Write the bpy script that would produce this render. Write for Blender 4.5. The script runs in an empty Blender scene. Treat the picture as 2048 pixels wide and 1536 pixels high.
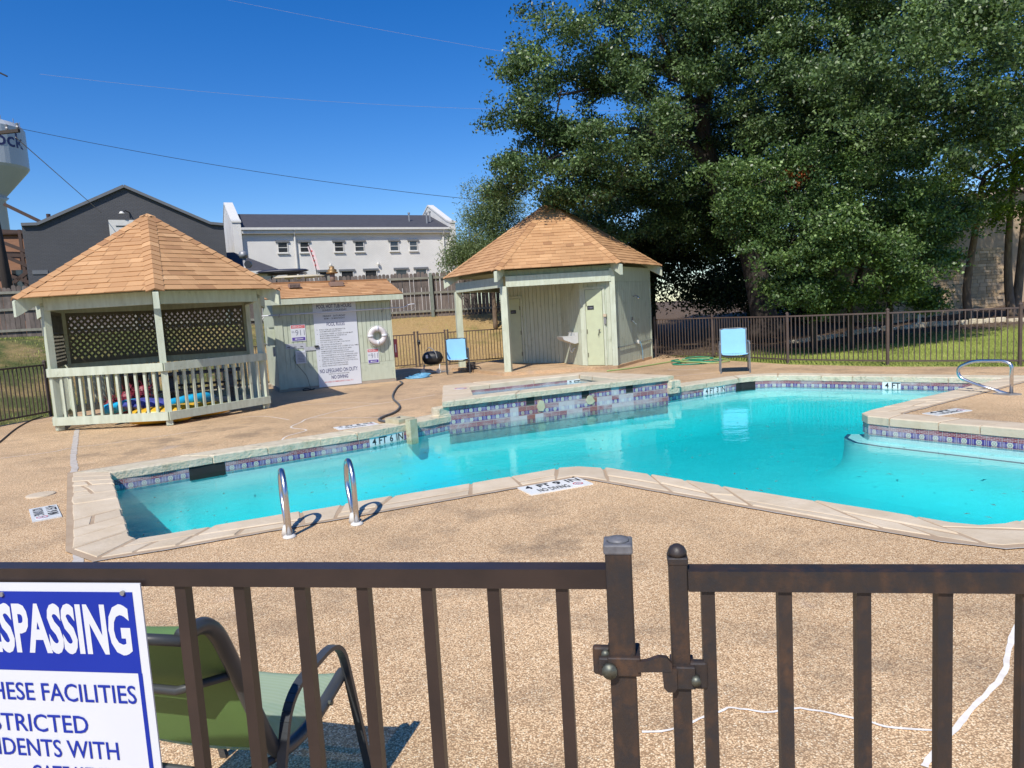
import bpy, bmesh, math, random
import numpy as np
from mathutils import Vector, Matrix
from mathutils.geometry import tessellate_polygon

R = random.Random(11)
RN = np.random.default_rng(5)
sc = bpy.context.scene
col = sc.collection
rad = math.radians

# ------------------------------------------------------------------ camera
CAM_H = 1.6
pit, rol = rad(6.0), rad(3.36)
fwd = Vector((0, math.cos(pit), -math.sin(pit)))
r0 = Vector((1, 0, 0)); u0 = r0.cross(fwd)
cr = r0 * math.cos(rol) - u0 * math.sin(rol)
cu = r0 * math.sin(rol) + u0 * math.cos(rol)
cam = bpy.data.objects.new('camera', bpy.data.cameras.new('camera'))
col.objects.link(cam)
mw = Matrix.Identity(4)
for i in range(3):
    mw[i][0], mw[i][1], mw[i][2] = cr[i], cu[i], -fwd[i]
mw[2][3] = CAM_H
cam.matrix_world = mw
cam.data.sensor_width = 36
cam.data.lens = 36 * 1400 / 2048
cam.data.clip_start = .05
cam.data.clip_end = 3000
sc.camera = cam

# ------------------------------------------------------------------ light
SUN_EL, SUN_AZ = rad(49), rad(19.7)            # light travels towards +Y, a little to +X
world = bpy.data.worlds.new('World'); sc.world = world
world.use_nodes = True
wn = world.node_tree.nodes; wn.clear()
wo = wn.new('ShaderNodeOutputWorld'); wb = wn.new('ShaderNodeBackground'); wsky = wn.new('ShaderNodeTexSky')
wsky.sky_type = 'NISHITA'; wsky.sun_disc = False
wsky.sun_elevation = SUN_EL; wsky.sun_rotation = math.pi + SUN_AZ
wsky.altitude = 200; wsky.air_density = 1.0; wsky.dust_density = .3; wsky.ozone_density = 4.0
wb.inputs['Strength'].default_value = .132
whs = wn.new('ShaderNodeHueSaturation'); whs.inputs['Saturation'].default_value = 1.38; whs.inputs['Hue'].default_value = .512
world.node_tree.links.new(wsky.outputs[0], whs.inputs['Color']); world.node_tree.links.new(whs.outputs[0], wb.inputs[0]); world.node_tree.links.new(wb.outputs[0], wo.inputs[0])
sun = bpy.data.objects.new('sun', bpy.data.lights.new('sun', 'SUN')); col.objects.link(sun)
sun.data.energy = 4.6; sun.data.angle = rad(.53); sun.data.color = (1, .95, .86)
sd = Vector((math.sin(SUN_AZ) * math.cos(SUN_EL), math.cos(SUN_AZ) * math.cos(SUN_EL), -math.sin(SUN_EL)))
sun.rotation_euler = sd.to_track_quat('-Z', 'Y').to_euler()
sun.location = (-20, -30, 40)
vs = sc.view_settings
vs.view_transform = 'Standard'; vs.look = 'None'; vs.exposure = 0.15; vs.gamma = 1; vs.use_curve_mapping = False
sc.cycles.max_bounces = 8; sc.cycles.transparent_max_bounces = 16
sc.cycles.caustics_reflective = False; sc.cycles.caustics_refractive = False

# ------------------------------------------------------------------ materials
def newmat(name):
    m = bpy.data.materials.new(name); m.use_nodes = True
    nt = m.node_tree; nt.nodes.clear()
    o = nt.nodes.new('ShaderNodeOutputMaterial'); p = nt.nodes.new('ShaderNodeBsdfPrincipled')
    nt.links.new(p.outputs[0], o.inputs[0])
    return m, nt, p, o
def N(nt, t, **kw):
    n = nt.nodes.new(t)
    for k, v in kw.items():
        if k.startswith('i_'):
            n.inputs[int(k[2:])].default_value = v
        else:
            setattr(n, k, v)
    return n
def L(nt, a, b): nt.links.new(a, b)
def c4(c): return (c[0], c[1], c[2], 1)
def ramp(nt, fac, stops):
    r = N(nt, 'ShaderNodeValToRGB')
    e = r.color_ramp.elements
    while len(e) < len(stops): e.new(.5)
    for el, (p, c) in zip(e, stops):
        el.position = p; el.color = c4(c) if len(c) == 3 else c
    L(nt, fac, r.inputs[0]); return r.outputs[0]
def pos(nt, scale=(1, 1, 1)):
    g = N(nt, 'ShaderNodeNewGeometry'); mp = N(nt, 'ShaderNodeMapping')
    mp.inputs['Scale'].default_value = scale
    L(nt, g.outputs['Position'], mp.inputs[0]); return mp.outputs[0]
def noise(nt, vec, scale, detail=4, rough=.55):
    n = N(nt, 'ShaderNodeTexNoise'); n.inputs['Scale'].default_value = scale
    n.inputs['Detail'].default_value = detail; n.inputs['Roughness'].default_value = rough
    L(nt, vec, n.inputs['Vector']); return n.outputs[0]
def mixc(nt, fac, a, b, mode='MIX'):
    m = N(nt, 'ShaderNodeMix', data_type='RGBA', blend_type=mode)
    for s, v in ((m.inputs[0], fac), (m.inputs[6], a), (m.inputs[7], b)):
        if hasattr(v, 'is_linked'): L(nt, v, s)
        elif isinstance(v, (int, float)): s.default_value = v
        else: s.default_value = c4(v)
    return m.outputs[2]
def math_(nt, op, a, b=None, c=None):
    m = N(nt, 'ShaderNodeMath', operation=op)
    for i, v in enumerate((a, b, c)):
        if v is None: continue
        if hasattr(v, 'is_linked'): L(nt, v, m.inputs[i])
        else: m.inputs[i].default_value = v
    return m.outputs[0]
def bump(nt, p, h, strength, dist=.01):
    b = N(nt, 'ShaderNodeBump'); b.inputs['Strength'].default_value = strength; b.inputs['Distance'].default_value = dist
    L(nt, h, b.inputs['Height']); L(nt, b.outputs[0], p.inputs['Normal']); return b
def mat(name, c, c2=None, rough=.6, metal=0, sc_=(6, 6, 6), fac=(.35, .7), rv=.12, bs=None, bstr=.2, bd=.005, spec=.5, dirt=None, dsc=2.0, dfac=(.55, .75)):
    """paint / wood / metal: two tones mixed by world-space noise, a per-object brightness shift, optional dirt, optional bump"""
    m, nt, p, o = newmat(name)
    c2 = c2 or tuple(x * .82 for x in c)
    v = pos(nt, sc_)
    f = ramp(nt, noise(nt, v, 1, 5), [(fac[0], (0, 0, 0)), (fac[1], (1, 1, 1))])
    cc = mixc(nt, f, c, c2)
    if dirt:
        f2 = ramp(nt, noise(nt, pos(nt), dsc, 6, .65), [(dfac[0], (0, 0, 0)), (dfac[1], (1, 1, 1))])
        cc = mixc(nt, f2, cc, dirt)
    if rv:
        oi = N(nt, 'ShaderNodeObjectInfo')
        mr = N(nt, 'ShaderNodeMapRange'); mr.inputs[3].default_value = 1 - rv; mr.inputs[4].default_value = 1 + rv * .6
        L(nt, oi.outputs['Random'], mr.inputs[0])
        hs = N(nt, 'ShaderNodeHueSaturation'); L(nt, cc, hs.inputs['Color']); L(nt, mr.outputs[0], hs.inputs['Value'])
        cc = hs.outputs[0]
    L(nt, cc, p.inputs['Base Color'])
    p.inputs['Roughness'].default_value = rough; p.inputs['Metallic'].default_value = metal
    p.inputs['Specular IOR Level'].default_value = spec
    if bs: bump(nt, p, noise(nt, pos(nt, bs), 1, 4), bstr, bd)
    return m

M = {}
SAGE = (.555, .60, .475)
M['sage'] = mat('sage_paint', SAGE, (.48, .52, .40), .55, sc_=(9, 9, 2.2), rv=.05, dirt=(.30, .33, .22), dsc=3.2, dfac=(.56, .82), bs=(40, 40, 8), bstr=.15)
M['sage_wood'] = mat('sage_timber', (.56, .605, .48), (.45, .48, .36), .6, sc_=(14, 14, 3), rv=.06, dirt=(.22, .22, .14), dsc=7, dfac=(.62, .8), bs=(60, 60, 7), bstr=.25)
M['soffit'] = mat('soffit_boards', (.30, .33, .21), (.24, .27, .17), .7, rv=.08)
M['door'] = mat('door_paint', (.52, .57, .38), (.48, .52, .35), .5, rv=0)
M['lattice'] = mat('lattice_wood', (.16, .15, .11), (.12, .11, .08), .7, rv=.15)
M['iron'] = mat('bronze_paint', (.040, .026, .022), (.024, .017, .016), .38, sc_=(10, 10, 10), rv=.15)
M['iron_far'] = mat('brown_fence_paint', (.115, .082, .066), (.08, .057, .047), .5, rv=.15)
M['iron_rust'] = mat('rusted_bronze_paint', (.036, .026, .022), (.085, .045, .026), .5, sc_=(38, 38, 16), fac=(.48, .72), rv=.1, dirt=(.025, .023, .025), dsc=34, dfac=(.45, .65), bs=(150, 150, 150), bstr=.25, bd=.002)
M['cap_grey'] = mat('grey_plastic_cap', (.17, .17, .18), (.10, .10, .11), .45, sc_=(60, 60, 60), rv=0)
M['bolt'] = mat('bolt_zinc', (.16, .17, .14), (.09, .09, .07), .5, metal=.6, sc_=(90, 90, 90))
M['steel'] = mat('polished_stainless', (.62, .62, .65), (.55, .55, .56), .27, metal=1, rv=0)
M['white'] = mat('white_enamel', (.56, .56, .54), (.50, .50, .48), .4, rv=0)
M['sign_white'] = mat('sign_white', (.66, .68, .72), (.63, .65, .70), .45, rv=0)
M['sign_blue'] = mat('sign_blue', (.012, .034, .34), (.011, .03, .31), .5, rv=0, spec=.2)
M['ink_blue'] = mat('ink_blue', (.03, .045, .22), (.03, .045, .2), .4, rv=0)
M['ink_navy'] = mat('ink_navy', (.03, .035, .14), (.03, .035, .12), .5, rv=0)
M['ink_black'] = mat('ink_black', (.02, .02, .025), (.03, .03, .03), .5, rv=0)
M['ink_red'] = mat('ink_red', (.62, .05, .05), (.58, .05, .05), .4, rv=0)
M['ink_purple'] = mat('ink_purple', (.10, .05, .32), (.10, .05, .30), .4, rv=0)
M['ink_grey'] = mat('ink_grey', (.22, .23, .28), (.2, .2, .25), .4, rv=0)
M['sling_blue'] = mat('sling_blue', (.26, .55, .80), (.24, .51, .76), .55, rv=0, bs=(300, 300, 300), bstr=.1)
M['chair_grey'] = mat('chair_frame_grey', (.16, .17, .18), (.12, .13, .14), .4, rv=.05)
M['chair_dark'] = mat('chair_frame_dark', (.045, .05, .056), (.06, .065, .07), .38, rv=.05)
M['concrete'] = mat('concrete', (.42, .36, .28), (.33, .27, .21), .85, rv=0, bs=(60, 60, 60), bstr=.3)
M['mortar'] = mat('mortar', (.44, .33, .22), (.38, .27, .17), .9, sc_=(5, 5, 5), rv=0, bs=(70, 70, 70), bstr=.4)
M['joint'] = mat('joint_sealant', (.55, .50, .44), (.42, .37, .31), .85, sc_=(12, 12, 12), rv=0, dirt=(.20, .17, .13), dsc=9, dfac=(.6, .75))
M['crack'] = mat('crack_filler', (.86, .82, .75), (.72, .66, .57), .8, sc_=(20, 20, 20), rv=.05)
M['stone'] = mat('flagstone_limestone', (.64, .53, .385), (.55, .44, .30), .8, sc_=(4, 4, 4), rv=.08, dirt=(.46, .38, .27), dsc=6, dfac=(.58, .8), bs=(30, 30, 30), bstr=.35, bd=.012)
M['stone_edge'] = mat('rough_limestone', (.64, .56, .42), (.54, .47, .32), .85, sc_=(7, 7, 7), rv=.08, dirt=(.30, .27, .18), dsc=9, dfac=(.56, .74), bs=(26, 26, 26), bstr=.6, bd=.03)
M['plaster'] = mat('pool_plaster', (.68, .88, .91), (.60, .81, .85), .7, sc_=(1.5, 1.5, 1.5), rv=0)
M['recess_shade'] = mat('recess_shade_paint', (.012, .012, .012), (.02, .02, .018), .8, rv=0)  # near-black colour stands in for the shade inside the openings
M['tile_white'] = mat('white_depth_tile', (.78, .80, .78), (.72, .74, .72), .25, rv=.05)
M['hose_grey'] = mat('grey_vacuum_hose', (.10, .105, .11), (.07, .075, .08), .5, rv=0)
M['hose_green'] = mat('green_garden_hose', (.02, .22, .13), (.03, .28, .16), .45, rv=0)
M['hose_lime'] = mat('pale_green_hose', (.32, .42, .16), (.28, .38, .12), .5, rv=0)
M['hose_blue'] = mat('blue_hose', (.08, .32, .55), (.25, .50, .68), .45, rv=0, sc_=(30, 30, 30))
M['plastic_black'] = mat('black_plastic', (.02, .02, .022), (.03, .03, .032), .4, rv=0)
M['red_dark'] = mat('dark_red_plastic', (.10, .012, .022), (.13, .02, .03), .5, rv=0)
M['fence_wood'] = mat('weathered_fence_wood', (.19, .155, .135), (.115, .092, .082), .9, sc_=(16, 16, 2.0), rv=.28, dirt=(.07, .058, .05), dsc=1.6, dfac=(.5, .8), bs=(50, 50, 6), bstr=.3)
M['fence_rail'] = mat('weathered_rail_wood', (.27, .26, .21), (.19, .18, .15), .9, sc_=(8, 8, 8), rv=.1)
M['post_steel'] = mat('grey_green_post', (.20, .23, .19), (.15, .17, .14), .6, rv=.05)
M['grey_brick'] = None
M['trim_white'] = mat('white_trim', (.70, .68, .63), (.62, .60, .55), .5, rv=0)
M['roof_slate'] = mat('dark_shingle_far', (.062, .062, .075), (.045, .045, .055), .9, sc_=(3, 3, 9), rv=0, bs=(4, 4, 9), bstr=.4)
M['grey_flash'] = mat('grey_coping_metal', (.16, .165, .175), (.14, .145, .15), .5, rv=0)
M['window_glass'] = mat('window_glass', (.03, .032, .036), (.06, .06, .06), .08, rv=.3, spec=.8)
M['brown_steel'] = mat('brown_steel', (.075, .040, .026), (.055, .030, .02), .55, rv=.1)
M['tan_panel'] = mat('tan_wall', (.34, .17, .10), (.28, .14, .085), .8, sc_=(2, 2, 6), rv=0)
M['pole_wood'] = mat('creosoted_pole', (.045, .035, .03), (.07, .052, .042), .9, sc_=(16, 16, 1.5), rv=0)
M['tank_white'] = mat('water_tower_paint', (.50, .53, .56), (.46, .49, .52), .45, sc_=(.2, .2, .2), rv=0)
M['wire'] = mat('cable_black', (.015, .015, .017), (.02, .02, .02), .6, rv=0)
M['wire_pale'] = mat('cable_pale', (.42, .36, .34), (.34, .30, .29), .6, rv=0)
M['grey_metal'] = mat('galvanised_metal', (.34, .34, .34), (.26, .26, .27), .5, metal=.5, rv=0)
M['vent_brown'] = mat('brown_vent_metal', (.30, .20, .155), (.24, .16, .12), .5, rv=0)
M['brass'] = mat('old_flue_metal', (.34, .22, .10), (.22, .13, .06), .5, metal=.5, rv=0, sc_=(30, 30, 30))
M['picnic'] = mat('weathered_picnic_wood', (.16, .13, .11), (.10, .08, .07), .85, sc_=(5, 20, 20), rv=.15)
M['float_blue'] = mat('float_cyan', (.02, .42, .72), (.02, .36, .66), .3, rv=0)
M['float_navy'] = mat('float_indigo', (.09, .11, .42), (.08, .09, .36), .3, rv=0)
M['float_yellow'] = mat('kayak_yellow', (.72, .42, .03), (.62, .34, .02), .35, rv=0)
M['float_red'] = mat('maroon_float', (.26, .03, .05), (.18, .02, .04), .5, rv=0, sc_=(18, 18, 18))
M['bin'] = mat('dark_bin', (.035, .028, .024), (.05, .04, .033), .6, rv=0)
M['bark'] = mat('oak_bark', (.075, .060, .050), (.035, .028, .025), .95, sc_=(14, 14, 4), rv=0, bs=(22, 22, 5), bstr=.9, bd=.04)
M['bark_tan'] = mat('pale_bark', (.22, .16, .11), (.12, .085, .06), .95, sc_=(12, 12, 3), rv=.1, bs=(22, 22, 5), bstr=.8, bd=.03)
M['navy_line'] = mat('navy_step_edge', (.02, .03, .16), (.02, .03, .14), .4, rv=0)
M['canoe_dark'] = mat('dark_canoe', (.02, .022, .04), (.03, .032, .05), .4, rv=0)
M['canoe_tan'] = mat('tan_canoe', (.55, .47, .33), (.48, .41, .29), .4, rv=0)
M['pink'] = mat('pale_pink_banner', (.70, .55, .54), (.66, .5, .5), .7, rv=0)
M['ring'] = mat('life_ring_white', (.70, .66, .66), (.60, .56, .56), .5, sc_=(12, 12, 12), rv=0)
M['rope'] = mat('white_rope', (.66, .66, .62), (.5, .5, .46), .8, rv=0)
M['block'] = mat('cast_stone_pale', (.52, .48, .33), (.42, .36, .22), .8, sc_=(9, 9, 9), rv=0, dirt=(.30, .17, .08), dsc=11, dfac=(.6, .75))
M['litter'] = mat('fallen_leaf', (.16, .10, .05), (.09, .06, .035), .8, sc_=(40, 40, 40), rv=0)

def shingle_mat():
    m, nt, p, o = newmat('tan_shingle')
    a = N(nt, 'ShaderNodeAttribute', attribute_name='tone'); 
    base = ramp(nt, a.outputs['Fac'], [(0, (.34, .19, .095)), (.35, (.46, .275, .138)), (.7, (.535, .33, .17)), (1, (.64, .415, .23))])
    g = noise(nt, pos(nt), 160, 3, .7)
    cc = mixc(nt, .30, base, ramp(nt, g, [(.3, (.12, .06, .03)), (.7, (.85, .5, .28))]), 'SOFT_LIGHT')
    st = ramp(nt, noise(nt, pos(nt), 1.1, 4), [(.45, (1, 1, 1)), (.8, (.80, .78, .76))])
    cc = mixc(nt, 1.0, cc, st, 'MULTIPLY')
    L(nt, cc, p.inputs['Base Color']); p.inputs['Roughness'].default_value = .9
    bump(nt, p, g, .5, .004)
    return m
M['shingle'] = shingle_mat()

def deck_mat():
    m, nt, p, o = newmat('exposed_aggregate')
    v = pos(nt)
    vo = N(nt, 'ShaderNodeTexVoronoi'); vo.inputs['Scale'].default_value = 145; L(nt, v, vo.inputs['Vector'])
    sp = N(nt, 'ShaderNodeSeparateColor'); L(nt, vo.outputs['Color'], sp.inputs[0])
    peb = ramp(nt, sp.outputs[0], [(0, (.42, .265, .145)), (.2, (.71, .485, .28)), (.6, (.86, .62, .37)), (.88, (.94, .73, .46)), (1, (1.0, .89, .66))])
    mort = (.37, .24, .13)
    gap = ramp(nt, vo.outputs['Distance'], [(.40, (0, 0, 0)), (.70, (1, 1, 1))])
    cc = mixc(nt, gap, peb, mort)
    # large soft shifts of the wash, dark mildew mottling, a few rust spots
    big = ramp(nt, noise(nt, v, .45, 4), [(.35, (.86, .83, .79)), (.62, (1.10, 1.07, 1.03))])
    cc = mixc(nt, 1.0, cc, big, 'MULTIPLY')
    s1 = noise(nt, pos(nt, (1, 1, 1)), 1.7, 8, .72)
    s2 = noise(nt, pos(nt, (.35, .35, .35)), 1.0, 3, .5)
    sm = math_(nt, 'MULTIPLY', ramp(nt, s1, [(.47, (0, 0, 0)), (.66, (1, 1, 1))]), ramp(nt, s2, [(.36, (.08, .08, .08)), (.60, (1, 1, 1))]))
    cc = mixc(nt, math_(nt, 'MULTIPLY', sm, .60), cc, (.20, .145, .095))
    w = noise(nt, pos(nt), 34, 4, .6)
    sp2 = math_(nt, 'MULTIPLY', sm, ramp(nt, w, [(.45, (0, 0, 0)), (.6, (1, 1, 1))]))
    cc = mixc(nt, math_(nt, 'MULTIPLY', sp2, .35), cc, (.08, .06, .05))
    rs = math_(nt, 'MULTIPLY', ramp(nt, noise(nt, pos(nt), 1.5, 2), [(.70, (0, 0, 0)), (.80, (1, 1, 1))]), .5)
    cc = mixc(nt, rs, cc, (.55, .28, .06))
    gp = math_(nt, 'MULTIPLY', ramp(nt, noise(nt, pos(nt, (1, 1, 1)), .9, 3), [(.68, (0, 0, 0)), (.74, (1, 1, 1))]), .4)
    cc = mixc(nt, gp, cc, (.42, .36, .33))
    # brown wash zones on the far terrace
    g = N(nt, 'ShaderNodeNewGeometry'); sx = N(nt, 'ShaderNodeSeparateXYZ'); L(nt, g.outputs[0], sx.inputs[0])
    far = N(nt, 'ShaderNodeMapRange'); far.inputs[1].default_value = 10.5; far.inputs[2].default_value = 13.5; L(nt, sx.outputs[1], far.inputs[0])
    fz = math_(nt, 'MULTIPLY', far.outputs[0], ramp(nt, noise(nt, pos(nt, (1.2, 2.4, 1)), 1.6, 6, .65), [(.3, (.25, .25, .25)), (.68, (1, 1, 1))]))
    cc = mixc(nt, math_(nt, 'MULTIPLY', fz, .42), cc, (.34, .225, .15))
    L(nt, cc, p.inputs['Base Color']); p.inputs['Roughness'].default_value = .7; p.inputs['Specular IOR Level'].default_value = .35
    inv = math_(nt, 'SUBTRACT', 1.0, vo.outputs['Distance'])
    bump(nt, p, inv, .55, .005)
    return m
M['deck'] = deck_mat()

def ground_mat():
    m, nt, p, o = newmat('grass_and_earth')
    v = pos(nt)
    g = N(nt, 'ShaderNodeNewGeometry'); sx = N(nt, 'ShaderNodeSeparateXYZ'); L(nt, g.outputs[0], sx.inputs[0])
    X, Y = sx.outputs[0], sx.outputs[1]
    fine = noise(nt, v, 26, 5, .7)
    green = ramp(nt, fine, [(.3, (.07, .085, .025)), (.7, (.13, .145, .05))])
    dry = ramp(nt, fine, [(.3, (.27, .175, .075)), (.7, (.56, .39, .18))])
    lawn = ramp(nt, fine, [(.3, (.19, .24, .05)), (.7, (.38, .44, .10))])
    earth = ramp(nt, fine, [(.3, (.075, .052, .038)), (.7, (.20, .145, .10))])
    n1 = noise(nt, v, .55, 5, .6)
    mr = N(nt, 'ShaderNodeMapRange'); mr.inputs[1].default_value = -13; mr.inputs[2].default_value = -4; mr.inputs[3].default_value = -.12; mr.inputs[4].default_value = .20
    L(nt, X, mr.inputs[0])
    f = ramp(nt, math_(nt, 'ADD', n1, mr.outputs[0]), [(.42, (0, 0, 0)), (.62, (1, 1, 1))])
    left = mixc(nt, f, green, dry)
    bare = ramp(nt, noise(nt, v, 1.3, 5, .65), [(.60, (0, 0, 0)), (.72, (1, 1, 1))])
    left = mixc(nt, math_(nt, 'MULTIPLY', bare, .7), left, (.36, .24, .15))
    f3 = N(nt, 'ShaderNodeMapRange'); f3.inputs[1].default_value = 19.3; f3.inputs[2].default_value = 21.0; L(nt, math_(nt, 'ADD', Y, math_(nt, 'MULTIPLY', n1, 1.2)), f3.inputs[0])
    right = mixc(nt, f3.outputs[0], lawn, earth)
    f4 = N(nt, 'ShaderNodeMapRange'); f4.inputs[1].default_value = 3.0; f4.inputs[2].default_value = 4.5; L(nt, X, f4.inputs[0])
    cc = mixc(nt, f4.outputs[0], left, right)
    L(nt, cc, p.inputs['Base Color']); p.inputs['Roughness'].default_value = .95; p.inputs['Specular IOR Level'].default_value = .15
    bump(nt, p, fine, .8, .05)
    return m
M['ground'] = ground_mat()

def blade_mat():
    m, nt, p, o = newmat('grass_blades')
    a = N(nt, 'ShaderNodeAttribute', attribute_name='tone')
    cc = ramp(nt, a.outputs['Fac'], [(0, (.08, .10, .025)), (.3, (.15, .17, .045)), (.5, (.38, .43, .10)), (.62, (.42, .44, .14)), (.75, (.40, .29, .12)), (1, (.60, .44, .21))])
    L(nt, cc, p.inputs['Base Color']); p.inputs['Roughness'].default_value = .8; p.inputs['Specular IOR Level'].default_value = .2
    return m
M['blade'] = blade_mat()

def leaf_mat(name, lo, mid, hi, spec=.28, rough=.5, trans=.25):
    m, nt, p, o = newmat(name)
    a = N(nt, 'ShaderNodeAttribute', attribute_name='tone')
    cc = ramp(nt, a.outputs['Fac'], [(0, lo), (.5, mid), (.93, hi), (1, tuple(min(1, x * 1.35) for x in hi))])
    L(nt, cc, p.inputs['Base Color']); p.inputs['Roughness'].default_value = rough; p.inputs['Specular IOR Level'].default_value = spec
    tr = N(nt, 'ShaderNodeBsdfTranslucent')
    tc = mixc(nt, 1.0, cc, (1.5, 1.7, .8), 'MULTIPLY'); L(nt, tc, tr.inputs[0])
    mx = N(nt, 'ShaderNodeMixShader'); mx.inputs[0].default_value = trans
    L(nt, p.outputs[0], mx.inputs[1]); L(nt, tr.outputs[0], mx.inputs[2]); L(nt, mx.outputs[0], o.inputs[0])
    return m
M['leaf_oak'] = leaf_mat('oak_leaves', (.022, .040, .014), (.065, .110, .034), (.18, .255, .095), spec=.4, rough=.4, trans=.2)  # oak and evergreen tones widened, lit and dark leaves put into the colour
M['leaf_front'] = leaf_mat('evergreen_leaves', (.022, .046, .013), (.072, .130, .034), (.20, .285, .09), spec=.4, rough=.4, trans=.2)
M['leaf_dark'] = leaf_mat('shade_tinted_leaves', (.018, .030, .013), (.032, .050, .020), (.05, .075, .03))  # greens darkened, the shade below the canopy put into the leaf colour
M['leaf_lime'] = leaf_mat('lime_leaves', (.06, .10, .018), (.12, .18, .03), (.24, .30, .05), trans=.4)
M['leaf_willow'] = leaf_mat('grey_green_leaves', (.06, .10, .035), (.12, .165, .065), (.22, .27, .13), spec=.3, rough=.5)
M['leaf_dead'] = leaf_mat('dead_leaves', (.25, .06, .02), (.48, .14, .05), (.6, .24, .1), spec=.2)

def water_mat():
    m = bpy.data.materials.new('pool_water'); m.use_nodes = True
    nt = m.node_tree; nt.nodes.clear()
    o = N(nt, 'ShaderNodeOutputMaterial')
    tr = N(nt, 'ShaderNodeBsdfTransparent'); tr.inputs[0].default_value = (.97, .99, 1, 1)
    gl = N(nt, 'ShaderNodeBsdfGlossy'); gl.inputs['Roughness'].default_value = .02
    fr = N(nt, 'ShaderNodeFresnel'); fr.inputs[0].default_value = 1.33
    mx = N(nt, 'ShaderNodeMixShader')
    h = math_(nt, 'ADD', math_(nt, 'MULTIPLY', noise(nt, pos(nt, (1, 1.6, 1)), 1.3, 3, .5), 1.0), math_(nt, 'MULTIPLY', noise(nt, pos(nt, (1, 1.5, 1)), 9, 3, .6), .18))
    gx = N(nt, 'ShaderNodeNewGeometry'); sxy = N(nt, 'ShaderNodeSeparateXYZ'); L(nt, gx.outputs[0], sxy.inputs[0])
    # livelier chop in the near left arm of the pool
    chop = N(nt, 'ShaderNodeMapRange'); chop.inputs[1].default_value = 1.5; chop.inputs[2].default_value = -2.0; L(nt, sxy.outputs[0], chop.inputs[0])
    h = math_(nt, 'ADD', h, math_(nt, 'MULTIPLY', chop.outputs[0], math_(nt, 'MULTIPLY', noise(nt, pos(nt, (1, 1.4, 1)), 17, 3, .6), .22)))
    # calmer towards the far right, livelier by the near left corner
    cal = ramp(nt, noise(nt, pos(nt), .35, 2), [(.35, (.22, .22, .22)), (.62, (1, 1, 1))])
    b = N(nt, 'ShaderNodeBump'); b.inputs['Distance'].default_value = .04
    L(nt, math_(nt, 'MULTIPLY', cal, .30), b.inputs['Strength']); L(nt, h, b.inputs['Height'])
    L(nt, b.outputs[0], gl.inputs['Normal']); L(nt, b.outputs[0], fr.inputs['Normal'])
    L(nt, fr.outputs[0], mx.inputs[0]); L(nt, tr.outputs[0], mx.inputs[1]); L(nt, gl.outputs[0], mx.inputs[2])
    L(nt, mx.outputs[0], o.inputs[0])
    va = N(nt, 'ShaderNodeVolumeAbsorption'); va.inputs[0].default_value = (0.0, .975, .995, 1); va.inputs[1].default_value = 1.0
    vsc = N(nt, 'ShaderNodeVolumeScatter'); vsc.inputs[0].default_value = (.15, .97, 1, 1); vsc.inputs[1].default_value = .10; vsc.inputs['Anisotropy'].default_value = .2
    ad = N(nt, 'ShaderNodeAddShader'); L(nt, va.outputs[0], ad.inputs[0]); L(nt, vsc.outputs[0], ad.inputs[1]); L(nt, ad.outputs[0], o.inputs[1])
    return m
M['water'] = water_mat()

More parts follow.
